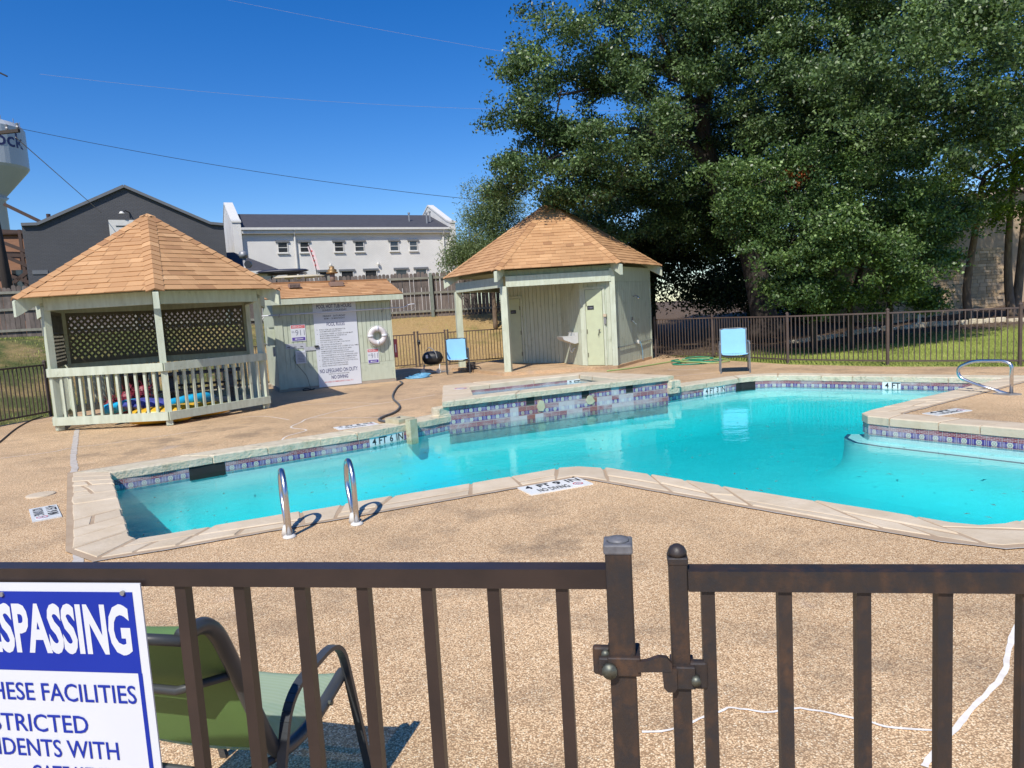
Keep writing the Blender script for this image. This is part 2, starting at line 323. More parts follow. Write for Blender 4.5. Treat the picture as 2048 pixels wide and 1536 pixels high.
def tile_mat(name, calc=0.0, rust=0.0):
    """6-inch glazed tile, printed: brick bond above, blue band with a cream rosette in the lower half"""
    m, nt, p, o = newmat(name)
    tc = N(nt, 'ShaderNodeTexCoord'); s = N(nt, 'ShaderNodeSeparateXYZ'); L(nt, tc.outputs['Object'], s.inputs[0])
    x, z = s.outputs[0], s.outputs[2]
    cb = N(nt, 'ShaderNodeCombineXYZ'); L(nt, x, cb.inputs[0]); L(nt, z, cb.inputs[1])
    br = N(nt, 'ShaderNodeTexBrick'); L(nt, cb.outputs[0], br.inputs[0])
    br.inputs['Scale'].default_value = 1; br.inputs['Brick Width'].default_value = .05; br.inputs['Row Height'].default_value = .017
    br.inputs['Mortar Size'].default_value = .0019; br.inputs['Mortar Smooth'].default_value = .1
    br.inputs['Color1'].default_value = (.23, .035, .035, 1); br.inputs['Color2'].default_value = (.17, .03, .045, 1); br.inputs['Mortar'].default_value = (.50, .40, .42, 1)
    blue = ramp(nt, math_(nt, 'ABSOLUTE', math_(nt, 'SUBTRACT', math_(nt, 'FRACT', math_(nt, 'MULTIPLY', x, 26)), .5)), [(.06, (.34, .30, .44)), (.14, (.07, .055, .21))])
    band = math_(nt, 'MULTIPLY', math_(nt, 'GREATER_THAN', z, -.060), math_(nt, 'LESS_THAN', z, .002))
    cc = mixc(nt, band, br.outputs[0], blue)
    zz = math_(nt, 'ADD', z, .030)
    rr = math_(nt, 'SQRT', math_(nt, 'ADD', math_(nt, 'MULTIPLY', x, x), math_(nt, 'MULTIPLY', zz, zz)))
    cc = mixc(nt, math_(nt, 'LESS_THAN', rr, .030), cc, (.52, .51, .42))
    cc = mixc(nt, math_(nt, 'MULTIPLY', math_(nt, 'LESS_THAN', rr, .019), math_(nt, 'GREATER_THAN', rr, .010)), cc, (.20, .28, .26))
    edge = math_(nt, 'GREATER_THAN', math_(nt, 'MAXIMUM', math_(nt, 'ABSOLUTE', x), math_(nt, 'ABSOLUTE', z)), .0718)
    cc = mixc(nt, edge, cc, (.55, .50, .50))
    if calc:
        f = ramp(nt, noise(nt, pos(nt, (1, 1, 2.2)), 3.0, 5, .65), [(.5 - calc * .5, (0, 0, 0)), (.78 - calc * .4, (1, 1, 1))])
        cc = mixc(nt, math_(nt, 'MULTIPLY', f, .72), cc, (.56, .55, .55))
    if rust:
        f = ramp(nt, noise(nt, pos(nt), 5, 4), [(.3, (0, 0, 0)), (.6, (1, 1, 1))])
        cc = mixc(nt, math_(nt, 'MULTIPLY', f, .6), cc, (.30, .09, .035))
    L(nt, cc, p.inputs['Base Color']); p.inputs['Roughness'].default_value = .22
    return m
M['tile'] = tile_mat('flower_tile', .12)
M['tile_scaled'] = tile_mat('flower_tile_scaled', .7)
M['tile_rust'] = tile_mat('flower_tile_rusty', .0, 1)

def sling_mat():
    m, nt, p, o = newmat('sling_green')
    tr = N(nt, 'ShaderNodeBsdfTranslucent'); mx = N(nt, 'ShaderNodeMixShader'); tp = N(nt, 'ShaderNodeBsdfTransparent'); m2 = N(nt, 'ShaderNodeMixShader')
    w = N(nt, 'ShaderNodeTexWave'); w.inputs['Scale'].default_value = 95; w.bands_direction = 'Z'; w.inputs['Distortion'].default_value = .2
    tc = N(nt, 'ShaderNodeTexCoord'); L(nt, tc.outputs['Object'], w.inputs[0])
    cc = mixc(nt, w.outputs[0], (.42, .58, .46), (.48, .64, .53))
    L(nt, cc, p.inputs['Base Color']); p.inputs['Roughness'].default_value = .6
    tr.inputs[0].default_value = (.34, .56, .07, 1)
    mx.inputs[0].default_value = .52; L(nt, p.outputs[0], mx.inputs[1]); L(nt, tr.outputs[0], mx.inputs[2])
    m2.inputs[0].default_value = .05; L(nt, mx.outputs[0], m2.inputs[1]); L(nt, tp.outputs[0], m2.inputs[2]); L(nt, m2.outputs[0], o.inputs[0])
    return m
M['sling_green'] = sling_mat()
M['sling_lime'] = mat('sling_green_back', (.13, .24, .07), (.12, .22, .065), .6, rv=0, bs=(260, 260, 500), bstr=.2)

def brick_wall_mat(name, c1, c2, mor, w=.22, h=.075, ms=.012, bstr=.5, rough=.8):
    m, nt, p, o = newmat(name)
    tc = N(nt, 'ShaderNodeTexCoord'); s = N(nt, 'ShaderNodeSeparateXYZ'); L(nt, tc.outputs['Object'], s.inputs[0])
    cb = N(nt, 'ShaderNodeCombineXYZ'); L(nt, math_(nt, 'ADD', s.outputs[0], s.outputs[1]), cb.inputs[0]); L(nt, s.outputs[2], cb.inputs[1])
    br = N(nt, 'ShaderNodeTexBrick'); L(nt, cb.outputs[0], br.inputs[0])
    br.inputs['Scale'].default_value = 1; br.inputs['Brick Width'].default_value = w; br.inputs['Row Height'].default_value = h; br.inputs['Mortar Size'].default_value = ms
    br.inputs['Color1'].default_value = c4(c1); br.inputs['Color2'].default_value = c4(c2); br.inputs['Mortar'].default_value = c4(mor)
    f = ramp(nt, noise(nt, pos(nt), .5, 5), [(.3, (.88, .88, .88)), (.7, (1.05, 1.05, 1.05))])
    L(nt, mixc(nt, 1.0, br.outputs[0], f, 'MULTIPLY'), p.inputs['Base Color']); p.inputs['Roughness'].default_value = rough
    b = bump(nt, p, br.outputs['Fac'], bstr, .012); b.invert = True
    return m
M['grey_brick'] = brick_wall_mat('grey_painted_brick', (.092, .093, .10), (.084, .085, .092), (.07, .071, .077))
M['white_brick'] = brick_wall_mat('white_painted_brick', (.78, .755, .70), (.75, .725, .67), (.66, .64, .60))

# ------------------------------------------------------------------ building helpers
W = {}                                            # world origin of every parent
def org(parent): return W.get(parent.name, Vector((0, 0, 0))) if parent else Vector((0, 0, 0))

class MB:
    """collects shapes; build() links them as ONE mesh object"""
    def __init__(s): s.v = []; s.f = []; s.t = []
    def add(s, vs_, fs, tone=None):
        b = len(s.v); s.v.extend([tuple(v) for v in vs_]); s.f.extend([tuple(i + b for i in f) for f in fs])
        if tone is not None:
            s.t.extend([0.5] * (len(s.f) - len(fs) - len(s.t))); s.t.extend([tone] * len(fs))
        return s
    def box(s, c, d, rz=0, tone=None):
        x, y, z = d[0] / 2, d[1] / 2, d[2] / 2; ca, sa = math.cos(rz), math.sin(rz)
        vv = []
        for k in (-z, z):
            for i, j in ((-x, -y), (x, -y), (x, y), (-x, y)):
                vv.append((c[0] + i * ca - j * sa, c[1] + i * sa + j * ca, c[2] + k))
        return s.add(vv, [(3, 2, 1, 0), (4, 5, 6, 7), (0, 1, 5, 4), (1, 2, 6, 5), (2, 3, 7, 6), (3, 0, 4, 7)], tone)
    def beam(s, a, b, w, h, up=(0, 0, 1)):
        a, b, up = Vector(a), Vector(b), Vector(up)
        d = (b - a).normalized(); sd_ = d.cross(up).normalized(); u = sd_.cross(d)
        vv = []
        for p in (a, b):
            for i, j in ((-1, -1), (1, -1), (1, 1), (-1, 1)):
                vv.append(p + sd_ * (i * w / 2) + u * (j * h / 2))
        return s.add(vv, [(0, 1, 2, 3), (7, 6, 5, 4), (0, 4, 5, 1), (1, 5, 6, 2), (2, 6, 7, 3), (3, 7, 4, 0)])
    def tube(s, pts, r, n=8, caps=True):
        pts = [Vector(p) for p in pts]; m = len(pts); rs = r if isinstance(r, (list, tuple)) else [r] * m
        ref = None; vv = []
        for i, p in enumerate(pts):
            t = (pts[min(i + 1, m - 1)] - pts[max(i - 1, 0)]).normalized()
            if ref is None:
                ref = Vector((0, 0, 1)) if abs(t.z) < .9 else Vector((1, 0, 0))
            a = (ref - t * ref.dot(t)).normalized(); ref = a; b = t.cross(a)
            for k in range(n):
                q = 2 * math.pi * k / n
                vv.append(p + (a * math.cos(q) + b * math.sin(q)) * rs[i])
        ff = []
        for i in range(m - 1):
            for k in range(n):
                k2 = (k + 1) % n
                ff.append((i * n + k, i * n + k2, (i + 1) * n + k2, (i + 1) * n + k))
        if caps: ff += [tuple(range(n - 1, -1, -1)), tuple(range((m - 1) * n, m * n))]
        return s.add(vv, ff)
    def prism(s, poly, z0, z1, tone=None):
        n = len(poly)
        vv = [(p[0], p[1], z0) for p in poly] + [(p[0], p[1], z1) for p in poly]
        return s.add(vv, [tuple(range(n - 1, -1, -1)), tuple(range(n, 2 * n))] + [(i, (i + 1) % n, n + (i + 1) % n, n + i) for i in range(n)], tone)
    def slab(s, poly3, off):
        """any planar polygon extruded by the vector off"""
        n = len(poly3); o = Vector(off)
        vv = [Vector(p) for p in poly3] + [Vector(p) + o for p in poly3]
        return s.add(vv, [tuple(range(n)), tuple(range(2 * n - 1, n - 1, -1))] + [(i, n + i, n + (i + 1) % n, (i + 1) % n) for i in range(n)])
    def cyl(s, c, r, h, n=12, axis='z', r2=None):
        c = Vector(c); ax = {'x': Vector((1, 0, 0)), 'y': Vector((0, 1, 0)), 'z': Vector((0, 0, 1))}.get(axis, axis)
        ax = Vector(ax)
        return s.tube([c - ax * h / 2, c + ax * h / 2], [r, r if r2 is None else r2], n)
    def lathe(s, prof, c, n=16):
        vv = []; m = len(prof)
        for r, z in prof:
            for k in range(n):
                q = 2 * math.pi * k / n; vv.append((c[0] + r * math.cos(q), c[1] + r * math.sin(q), c[2] + z))
        ff = [(i * n + k, i * n + (k + 1) % n, (i + 1) * n + (k + 1) % n, (i + 1) * n + k) for i in range(m - 1) for k in range(n)]
        ff += [tuple(range(n - 1, -1, -1)), tuple(range((m - 1) * n, m * n))]
        return s.add(vv, ff)
    def mesh(s, name, off=Vector((0, 0, 0)), smooth=False):
        me = bpy.data.meshes.new(name)
        me.from_pydata([(v[0] - off[0], v[1] - off[1], v[2] - off[2]) for v in s.v], [], s.f)
        if s.t:
            at = me.attributes.new('tone', 'FLOAT', 'FACE')
            s.t.extend([.5] * (len(s.f) - len(s.t)))
            at.data.foreach_set('value', s.t)
        if smooth:
            me.polygons.foreach_set('use_smooth', [True] * len(me.polygons))
        return me
    def build(s, name, m, parent=None, smooth=False):
        me = s.mesh(name, org(parent), smooth)
        return link(name, me, m, parent)

def link(name, me, m, parent=None, loc=(0, 0, 0), rot=(0, 0, 0)):
    if m is not None and not me.materials: me.materials.append(m)
    o = bpy.data.objects.new(name, me); col.objects.link(o)
    o.location = loc; o.rotation_euler = rot
    if parent is not None:
        o.parent = parent; W[o.name] = org(parent).copy()
    else: W[o.name] = Vector((0, 0, 0))
    return o
def put(name, me, parent, wloc, rz=0, rx=0, ry=0):
    """a piece that shares its mesh, at a world place"""
    o = bpy.data.objects.new(name, me); col.objects.link(o)
    o.parent = parent; o.location = Vector(wloc) - org(parent); o.rotation_euler = (rx, ry, rz)
    return o
def tag(o, label=None, cat=None, group=None, kind=None):
    if label: o['label'] = label
    if cat: o['category'] = cat
    if group: o['group'] = group
    if kind: o['kind'] = kind
    return o
def thing(name, label, cat, loc=(0, 0, 0), group=None, local=False, rz=0):
    o = bpy.data.objects.new(name, None); col.objects.link(o); o.empty_display_size = .1
    o.location = loc; o.rotation_euler = (0, 0, rz)
    W[o.name] = Vector((0, 0, 0)) if local else Vector(loc)
    return tag(o, label, cat, group)
def node(name, parent):
    """an Empty part that only carries sub-parts"""
    o = bpy.data.objects.new(name, None); col.objects.link(o); o.parent = parent; o.empty_display_size = .05
    W[o.name] = org(parent).copy(); return o
def solo(mb, name, m, label, cat, loc, group=None, smooth=False):
    """a thing that is one mesh; its origin at loc"""
    me = mb.mesh(name, Vector(loc), smooth); o = link(name, me, m); o.location = loc
    return tag(o, label, cat, group)
def copy_tree(o, parent=None):
    c = o.copy(); col.objects.link(c)
    if parent is not None: c.parent = parent
    for ch in [k for k in bpy.data.objects if k.parent == o]: copy_tree(ch, c)
    return c
def V2(p): return Vector((p[0], p[1]))
def arc_pts(pts, r, n=5):
    """polyline with its inner corners rounded to radius r"""
    pts = [Vector(p) for p in pts]; out = [pts[0]]
    for i in range(1, len(pts) - 1):
        a, b, c = pts[i - 1], pts[i], pts[i + 1]
        d1, d2 = (a - b), (c - b); k = min(r, d1.length * .49, d2.length * .49)
        p, q = b + d1.normalized() * k, b + d2.normalized() * k
        for j in range(n + 1):
            t = j / n; out.append((p * (1 - t) + b * t) * (1 - t) + (b * (1 - t) + q * t) * t)
    return out + [pts[-1]]
def smooth_path(pts, n=6):
    pts = [Vector(p) for p in pts]; out = []
    for i in range(len(pts) - 1):
        p0, p1, p2, p3 = pts[max(i - 1, 0)], pts[i], pts[i + 1], pts[min(i + 2, len(pts) - 1)]
        for j in range(n):
            t = j / n
            out.append(.5 * ((2 * p1) + (p2 - p0) * t + (2 * p0 - 5 * p1 + 4 * p2 - p3) * t * t + (3 * p1 - p0 - 3 * p2 + p3) * t ** 3))
    return out + [pts[-1]]
def offset_poly(pts, d, closed=True):
    """pts counter-clockwise; d > 0 grows the polygon"""
    n = len(pts); out = []
    for i in range(n):
        a = V2(pts[i - 1] if closed or i else pts[0]); b = V2(pts[i]); c = V2(pts[(i + 1) % n] if closed or i < n - 1 else pts[-1])
        d1 = (b - a).normalized() if (b - a).length > 1e-6 else (c - b).normalized()
        d2 = (c - b).normalized() if (c - b).length > 1e-6 else d1
        n1, n2 = Vector((d1.y, -d1.x)), Vector((d2.y, -d2.x)); m = (n1 + n2)
        m = m.normalized() if m.length > 1e-6 else n1
        k = max(.45, m.dot(n1)); out.append(b + m * (d / k))
    return out
_txt = {}
def text_geo(body, bold=0.0):
    k = (body, bold)
    if k not in _txt:
        cu_ = bpy.data.curves.new('lettering', 'FONT'); cu_.body = body; cu_.size = 1; cu_.offset = bold; cu_.resolution_u = 3
        ob = bpy.data.objects.new('lettering_source', cu_)
        me = bpy.data.meshes.new_from_object(ob)
        v = np.empty(len(me.vertices) * 3); me.vertices.foreach_get('co', v); v = v.reshape(-1, 3)
        f = [tuple(p.vertices) for p in me.polygons]
        bpy.data.objects.remove(ob); bpy.data.curves.remove(cu_); bpy.data.meshes.remove(me)
        _txt[k] = (v, f)
    return _txt[k]
def write(mb, body, o, ux, uy, w, h, bold=0.0, align='L', wmax=None):
    """letters fill a box w wide (w=None: natural width) and h high; o = lower left / centre / lower right, ux uy = unit vectors"""
    v, f = text_geo(body, bold); o, ux, uy = Vector(o), Vector(ux), Vector(uy)
    lo, hi = v.min(0), v.max(0); sy = h / max(.6, hi[1] - lo[1]); sx = (w / (hi[0] - lo[0])) if w else sy * .95
    ww = (hi[0] - lo[0]) * sx; x0 = {'L': 0, 'C': -ww / 2, 'R': -ww}[align]
    mb.add([o + ux * (x0 + (p[0] - lo[0]) * sx) + uy * ((p[1] - lo[1]) * sy) for p in v], f)
def flat(mb, poly2, z):
    mb.add([(p[0], p[1], z) for p in poly2], [tuple(range(len(poly2)))])
def ribbon(mb, pts, w, z, jit=0.0, h=.006):
    pts = [V2(p) for p in pts]; fine = []
    for a, b in zip(pts, pts[1:]):
        k = max(1, int((b - a).length / .07))
        for j in range(k): fine.append(a.lerp(b, j / k) + Vector((R.uniform(-jit, jit), R.uniform(-jit, jit))))
    fine.append(pts[-1]); L_, R_ = [], []
    for i, p in enumerate(fine):
        t = (fine[min(i + 1, len(fine) - 1)] - fine[max(i - 1, 0)]).normalized(); n = Vector((-t.y, t.x)); ww = w * R.uniform(.82, 1.15) / 2
        L_.append(p + n * ww); R_.append(p - n * ww)
    m = len(fine); vv = [(p.x, p.y, z) for p in L_] + [(p.x, p.y, z) for p in R_]
    mb.add(vv, [(i + m, i + m + 1, i + 1, i) for i in range(m - 1)])

# ------------------------------------------------------------------ pool outline (inner lip of the coping), counter-clockwise
WZ = -.20
B_, E0, E1, E2 = (-3.02, 5.30), (-4.73, 7.98), (-3.69, 8.74), (-2.08, 9.84)
E4, E5, E6 = (-1.03, 10.91), (2.83, 12.72), (4.53, 13.80)
POOL = [(-2.98, 5.27), (-2.80, 5.34), (.25, 6.74), (.42, 6.83), (.60, 6.84), (.88, 6.69), (2.88, 4.55), (3.02, 4.46), (3.20, 4.46), (3.40, 4.53), (6.85, 5.22),
        (6.90, 5.55), (4.60, 8.52), (4.49, 8.72), (4.52, 8.93), (4.72, 9.12), (7.08, 10.73), (8.18, 11.50), (6.98, 12.47), (5.75, 13.46), (5.45, 13.70), (5.12, 13.84), (4.85, 13.88), E6,
        E5, E4, E2, E1, E0, (-3.10, 5.36)]
iE6 = POOL.index(E6); iE5 = POOL.index(E5); iE4 = POOL.index(E4)
DECK = [(-13, -6), (12.5, -6), (12.6, 10.7), (9.55, 12.95), (7.75, 14.3), (6.35, 15.95), (5.32, 18.4), (4.7, 20.3), (4.6, 22.9), (-.3, 22.75), (-3.5, 21.85), (-5.9, 18.95), (-8.6, 16.3), (-9.35, 14.6), (-9.75, 12.9), (-10.6, 9)]

def pdist(px_, py_, poly):
    """distance outside a polygon (0 inside), vectorised"""
    d = np.full(px_.shape, 1e9); ins = np.zeros(px_.shape, bool); n = len(poly)
    for i in range(n):
        ax, ay = poly[i]; bx, by = poly[(i + 1) % n]
        ex, ey = bx - ax, by - ay; t = np.clip(((px_ - ax) * ex + (py_ - ay) * ey) / (ex * ex + ey * ey), 0, 1)
        d = np.minimum(d, np.hypot(px_ - ax - t * ex, py_ - ay - t * ey))
        c = ((ay > py_) != (by > py_)) & (px_ < (bx - ax) * (py_ - ay) / (by - ay + 1e-12) + ax); ins ^= c
    return np.where(ins, -d, d)
def sstep(a, b, x):
    t = np.clip((x - a) / (b - a), 0, 1); return t * t * (3 - 2 * t)
def height(x, y):
    x, y = np.asarray(x, float), np.asarray(y, float)
    d = np.maximum(pdist(x, y, DECK), 0); lw = 1 - sstep(2.5, 6.5, x)
    left = 1.62 * sstep(.3, 7.5, d) + .012 * np.maximum(d - 7.5, 0)
    right = .35 * sstep(3.5, 9, d) + .9 * sstep(8, 22, d)
    z = lw * left + (1 - lw) * right + .03 * np.sin(x * 1.7 + y) * np.sin(y * 1.3) * sstep(.3, 2, d)
    return z - .02
def hz(x, y): return float(height(np.array([x]), np.array([y]))[0])

# ------------------------------------------------------------------ ground sheet
def build_ground():
    def axis(lo, hi, step, far):
        a = np.arange(lo, hi + 1e-6, step); ext = []; v, s_ = hi, step
        while v < far: s_ *= 1.35; v += s_; ext.append(v)
        e2 = []; v, s_ = lo, step
        while v > -far: s_ *= 1.35; v -= s_; e2.append(v)
        return np.array(e2[::-1] + list(a) + ext)
    xs, ys = axis(-21, 20, .28, 900), axis(-7, 32, .28, 900)
    Xg, Yg = np.meshgrid(xs, ys); Zg = height(Xg, Yg); nx, ny = len(xs), len(ys)
    cx = (Xg[:-1, :-1] + Xg[1:, 1:]) / 2; cy = (Yg[:-1, :-1] + Yg[1:, 1:]) / 2
    keep = pdist(cx, cy, DECK) > -.45
    ii = np.arange(nx * ny).reshape(ny, nx)
    q = np.stack([ii[:-1, :-1], ii[:-1, 1:], ii[1:, 1:], ii[1:, :-1]], -1)[keep]
    me = bpy.data.meshes.new('ground'); me.from_pydata(np.stack([Xg, Yg, Zg], -1).reshape(-1, 3).tolist(), [], q.tolist())
    me.polygons.foreach_set('use_smooth', [True] * len(me.polygons))
    tag(link('ground', me, M['ground']), kind='structure')
build_ground()

def grass(name, n, region, size, tone, label=None):
    """many thin bent blades as one object"""
    P = region(n); m = len(P); z = height(P[:, 0], P[:, 1])
    a = RN.random(m) * 2 * np.pi; hgt = size[0] * (.5 + RN.random(m)); w = size[1] * (.6 + .8 * RN.random(m))
    lean = (RN.random((m, 2)) - .5) * hgt[:, None] * 1.2
    dx, dy = np.cos(a) * w / 2, np.sin(a) * w / 2
    v = np.empty((m, 3, 3)); v[:, 0] = np.stack([P[:, 0] - dx, P[:, 1] - dy, z - .01], 1); v[:, 1] = np.stack([P[:, 0] + dx, P[:, 1] + dy, z - .01], 1)
    v[:, 2] = np.stack([P[:, 0] + lean[:, 0], P[:, 1] + lean[:, 1], z + hgt], 1)
    me = bpy.data.meshes.new(name); me.vertices.add(m * 3); me.vertices.foreach_set('co', v.ravel())
    me.loops.add(m * 3); me.loops.foreach_set('vertex_index', np.arange(m * 3, dtype=np.int32))
    me.polygons.add(m); me.polygons.foreach_set('loop_start', np.arange(0, m * 3, 3, dtype=np.int32))
    me.update(calc_edges=True)
    at = me.attributes.new('tone', 'FLOAT', 'FACE'); at.data.foreach_set('value', np.clip(tone(P) + RN.normal(0, .10, m), 0, 1))
    return tag(link(name, me, M['blade']), label=label, kind='stuff')
def reg(x0, x1, y0, y1, dmin, dmax, dens=None):
    def f(n):
        P = np.stack([RN.uniform(x0, x1, n * 3), RN.uniform(y0, y1, n * 3)], 1); d = pdist(P[:, 0], P[:, 1], DECK)
        k = (d > dmin) & (d < dmax)
        if dens is not None: k &= RN.random(len(P)) < dens(P)
        return P[k][:n]
    return f
grass('lawn_grass', 60000, reg(4.4, 20, 10.5, 21.5, .02, 8, lambda P: 1 - sstep(19.2, 21.4, P[:, 1])), (.045, .012), lambda P: .42 + .12 * np.sin(P[:, 0] * 2.1) * np.sin(P[:, 1] * 1.7))
grass('slope_grass', 70000, reg(-20, 3.5, 11, 30, .05, 8.5, lambda P: .35 + .3 * np.sin(P[:, 0] * 1.3 + 1) * np.sin(P[:, 1] * .9)), (.055, .014),
      lambda P: np.clip(.40 + .42 * sstep(-12, -4, P[:, 0]) + .22 * np.sin(P[:, 0] * 1.1) * np.sin(P[:, 1] * 1.4 + 2), 0, 1))

# ------------------------------------------------------------------ deck with the pool cut out
def poly_with_hole(name, outer, hole, z, m):
    pts = [Vector((p[0], p[1], 0)) for p in outer], [Vector((p[0], p[1], 0)) for p in hole]
    tri = tessellate_polygon(pts); vv = [(p.x, p.y, z) for ring in pts for p in ring]
    me = bpy.data.meshes.new(name); me.from_pydata(vv, [], [tuple(t) for t in tri])
    bm = bmesh.new(); bm.from_mesh(me); bmesh.ops.recalc_face_normals(bm, faces=bm.faces)
    if sum(f.normal.z for f in bm.faces) < 0: bmesh.ops.reverse_faces(bm, faces=bm.faces)
    bm.to_mesh(me); bm.free()
    return tag(link(name, me, m), kind='structure')
deck = poly_with_hole('pool_deck', DECK, offset_poly(POOL, .12), 0, M['deck'])
mb = MB()
for a, b in zip(DECK, DECK[1:] + DECK[:1]): mb.add([(*a, 0), (*b, 0), (*b, -.3), (*a, -.3)], [(3, 2, 1, 0)])
mb.build('deck_edge', M['concrete'], deck)
for pts, w in (([(.41, 2.47), (.51, 2.47), (.64, 2.53), (.75, 2.58), (.79, 2.59), (.9, 2.55), (1.04, 2.56), (1.17, 2.5), (1.28, 2.43), (1.34, 2.4), (1.50, 2.37)], .012),
               ([(1.3, 2.19), (1.39, 2.27), (1.53, 2.38), (1.66, 2.49), (1.8, 2.6), (1.95, 2.73), (2.1, 2.91), (2.25, 3.08), (2.37, 3.18), (2.6, 3.3)], .022),
               ([(-3.22, 9.55), (-3.25, 9.9), (-3.10, 10.34), (-3.45, 10.7), (-3.44, 11.2), (-3.41, 11.66), (-2.96, 12.62), (-2.25, 13.28), (-1.56, 13.98)], .022),
               ([(-3.41, 11.66), (-2.51, 11.32), (-1.82, 11.1)], .016), ([(-4.83, 12.27), (-4.37, 12.2), (-3.75, 11.57)], .018),
               ([(-7.03, 9.43), (-6.52, 9.69), (-6.36, 10.0), (-5.89, 10.2), (-5.0, 10.9)], .014), ([(-4.17, 13.62), (-3.15, 13.47), (-2.49, 13.03)], .014),
               ([(3.66, 16.3), (4.3, 15.95)], .03), ([(3.17, 14.9), (3.9, 14.95), (4.39, 15.03)], .02)):
    mb = MB(); ribbon(mb, smooth_path([(p[0], p[1], 0) for p in pts], 4), w, .004, .0035); mb.build('crack_filler', M['crack'], deck)
mb = MB(); ribbon(mb, [(-7.55, 12.0), (-6.5, 10.23), (-5.87, 9.17), (-5.33, 8.33), (-5.13, 7.97), (-4.69, 7.26), (-4.03, 6.23), (-3.39, 5.23), (-3.12, 4.78), (-1.6, 2.2)], .075, .005, .006)
mb.build('control_joint', M['joint'], deck)

# pool basin, two submerged ledges, water
FLOOR = -.86
basin_mb = MB(); rim = [V2(p) for p in POOL]; n = len(rim)
cove = [(0, -.03), (0, -.45), (.03, -.58), (.09, -.68), (.19, -.77), (.33, -.83), (.52, FLOOR)]
rings = [offset_poly(POOL, -d_) for d_, z_ in cove]
basin_mb.add([(p.x, p.y, z_) for q_, (d_, z_) in zip(rings, cove) for p in q_], [(r_ * n + i, r_ * n + (i + 1) % n, (r_ + 1) * n + (i + 1) % n, (r_ + 1) * n + i) for r_ in range(len(cove) - 1) for i in range(n)])
tri = tessellate_polygon([[Vector((p.x, p.y, 0)) for p in rim]])
basin_mb.add([(p.x, p.y, FLOOR - .002) for p in rim], [tuple(t) for t in tri])
basin = tag(basin_mb.build('pool_basin', M['plaster'], None, True), kind='structure')
plat = [(6.90, 5.55), (4.60, 8.52), (4.49, 8.72), (4.52, 8.93), (4.72, 9.12)]
inn = [(6.62, 5.35), (4.42, 8.36), (4.26, 8.66), (4.29, 9.00), (4.44, 9.22)]
mb = MB(); mb.prism([(p[0] + .02, p[1] + .02) for p in plat][::-1] + inn, -.325, -.31); step = mb.build('entry_step', M['plaster'], basin)
mb = MB(); prof_ = [(-.002, -.326), (.0, -.45), (.02, -.58), (.07, -.69), (.16, -.77), (.28, -.83), (.45, -.868)]; ins = [offset_poly(inn[::-1], d_, False)[::-1] for d_, z_ in prof_]; k_n = len(inn)
mb.add([(p.x, p.y, z_) for q_, (d_, z_) in zip(ins, prof_) for p in q_], [(r_ * k_n + i, r_ * k_n + i + 1, (r_ + 1) * k_n + i + 1, (r_ + 1) * k_n + i) for r_ in range(len(prof_) - 1) for i in range(k_n - 1)]); mb.build('floor_cove', M['plaster'], basin, True)
mb = MB(); off1 = offset_poly(inn, .0, False); off2 = offset_poly(inn[::-1], -.045, False)[::-1]
mb.add([(p[0], p[1], -.3055) for p in inn] + [(p.x, p.y, -.3055) for p in off2], [(i, i + 1, len(inn) + i + 1, len(inn) + i) for i in range(len(inn) - 1)])
mb.build('step_edge_line', M['navy_line'], basin)
wp = offset_poly(POOL, .03); tri = tessellate_polygon([[Vector((p.x, p.y, 0)) for p in wp]])
nn = len(wp); wm = bpy.data.meshes.new('pool_water')
wm.from_pydata([(p.x, p.y, WZ) for p in wp] + [(p.x, p.y, FLOOR - .05) for p in wp], [], [tuple(t) for t in tri] + [tuple(i + nn for i in t[::-1]) for t in tri] + [(i, (i + 1) % nn, nn + (i + 1) % nn, nn + i) for i in range(nn)])
bm = bmesh.new(); bm.from_mesh(wm); bmesh.ops.recalc_face_normals(bm, faces=bm.faces); bm.to_mesh(wm); bm.free()
tag(link('pool_water', wm, M['water']), kind='structure')
mb = MB()
for k in range(260):
    while True:
        x, y = RN.uniform(-4.5, 6), RN.uniform(5, 13.5)
        if pdist(np.array([x]), np.array([y]), POOL)[0] < -.15: break
    a = RN.uniform(0, 6.28); l, w = RN.uniform(.012, .032), RN.uniform(.005, .012)
    mb.add([(x + l * math.cos(a), y + l * math.sin(a), WZ + .004), (x - w * math.sin(a), y + w * math.cos(a), WZ + .006), (x - l * math.cos(a), y - l * math.sin(a), WZ + .004), (x + w * math.sin(a), y - w * math.cos(a), WZ + .006)], [(0, 1, 2, 3)])
tag(mb.build('floating_leaves', M['litter']), kind='stuff')

# ------------------------------------------------------------------ flagstones
def stone_poly(poly, gap, jit, seg=.16):
    """shrink a polygon by the joint, roughen its sides"""
    c = sum((V2(p) for p in poly), Vector((0, 0))) / len(poly); sh = [V2(p) for p in offset_poly(poly, -gap)]
    out = []
    for a, b in zip(sh, sh[1:] + sh[:1]):
        k = max(1, int((b - a).length / seg))
        for j in range(k):
            out.append(a.lerp(b, j / k) + (Vector((R.uniform(-jit, jit), R.uniform(-jit, jit)))))
    return out
def stone_mesh(poly, z0, z1, cham=.012):
    mb = MB(); n = len(poly); top = offset_poly(poly, -cham)
    dz = [R.uniform(-.003, .003) for _ in poly]
    mb.add([(p.x, p.y, z0) for p in poly] + [(p.x, p.y, z1 - .014 + d) for p, d in zip(poly, dz)] + [(p.x, p.y, z1) for p in top],
           [(i, (i + 1) % n, n + (i + 1) % n, n + i) for i in range(n)] + [(n + i, n + (i + 1) % n, 2 * n + (i + 1) % n, 2 * n + i) for i in range(n)] + [tuple(range(2 * n, 3 * n))])
    return mb
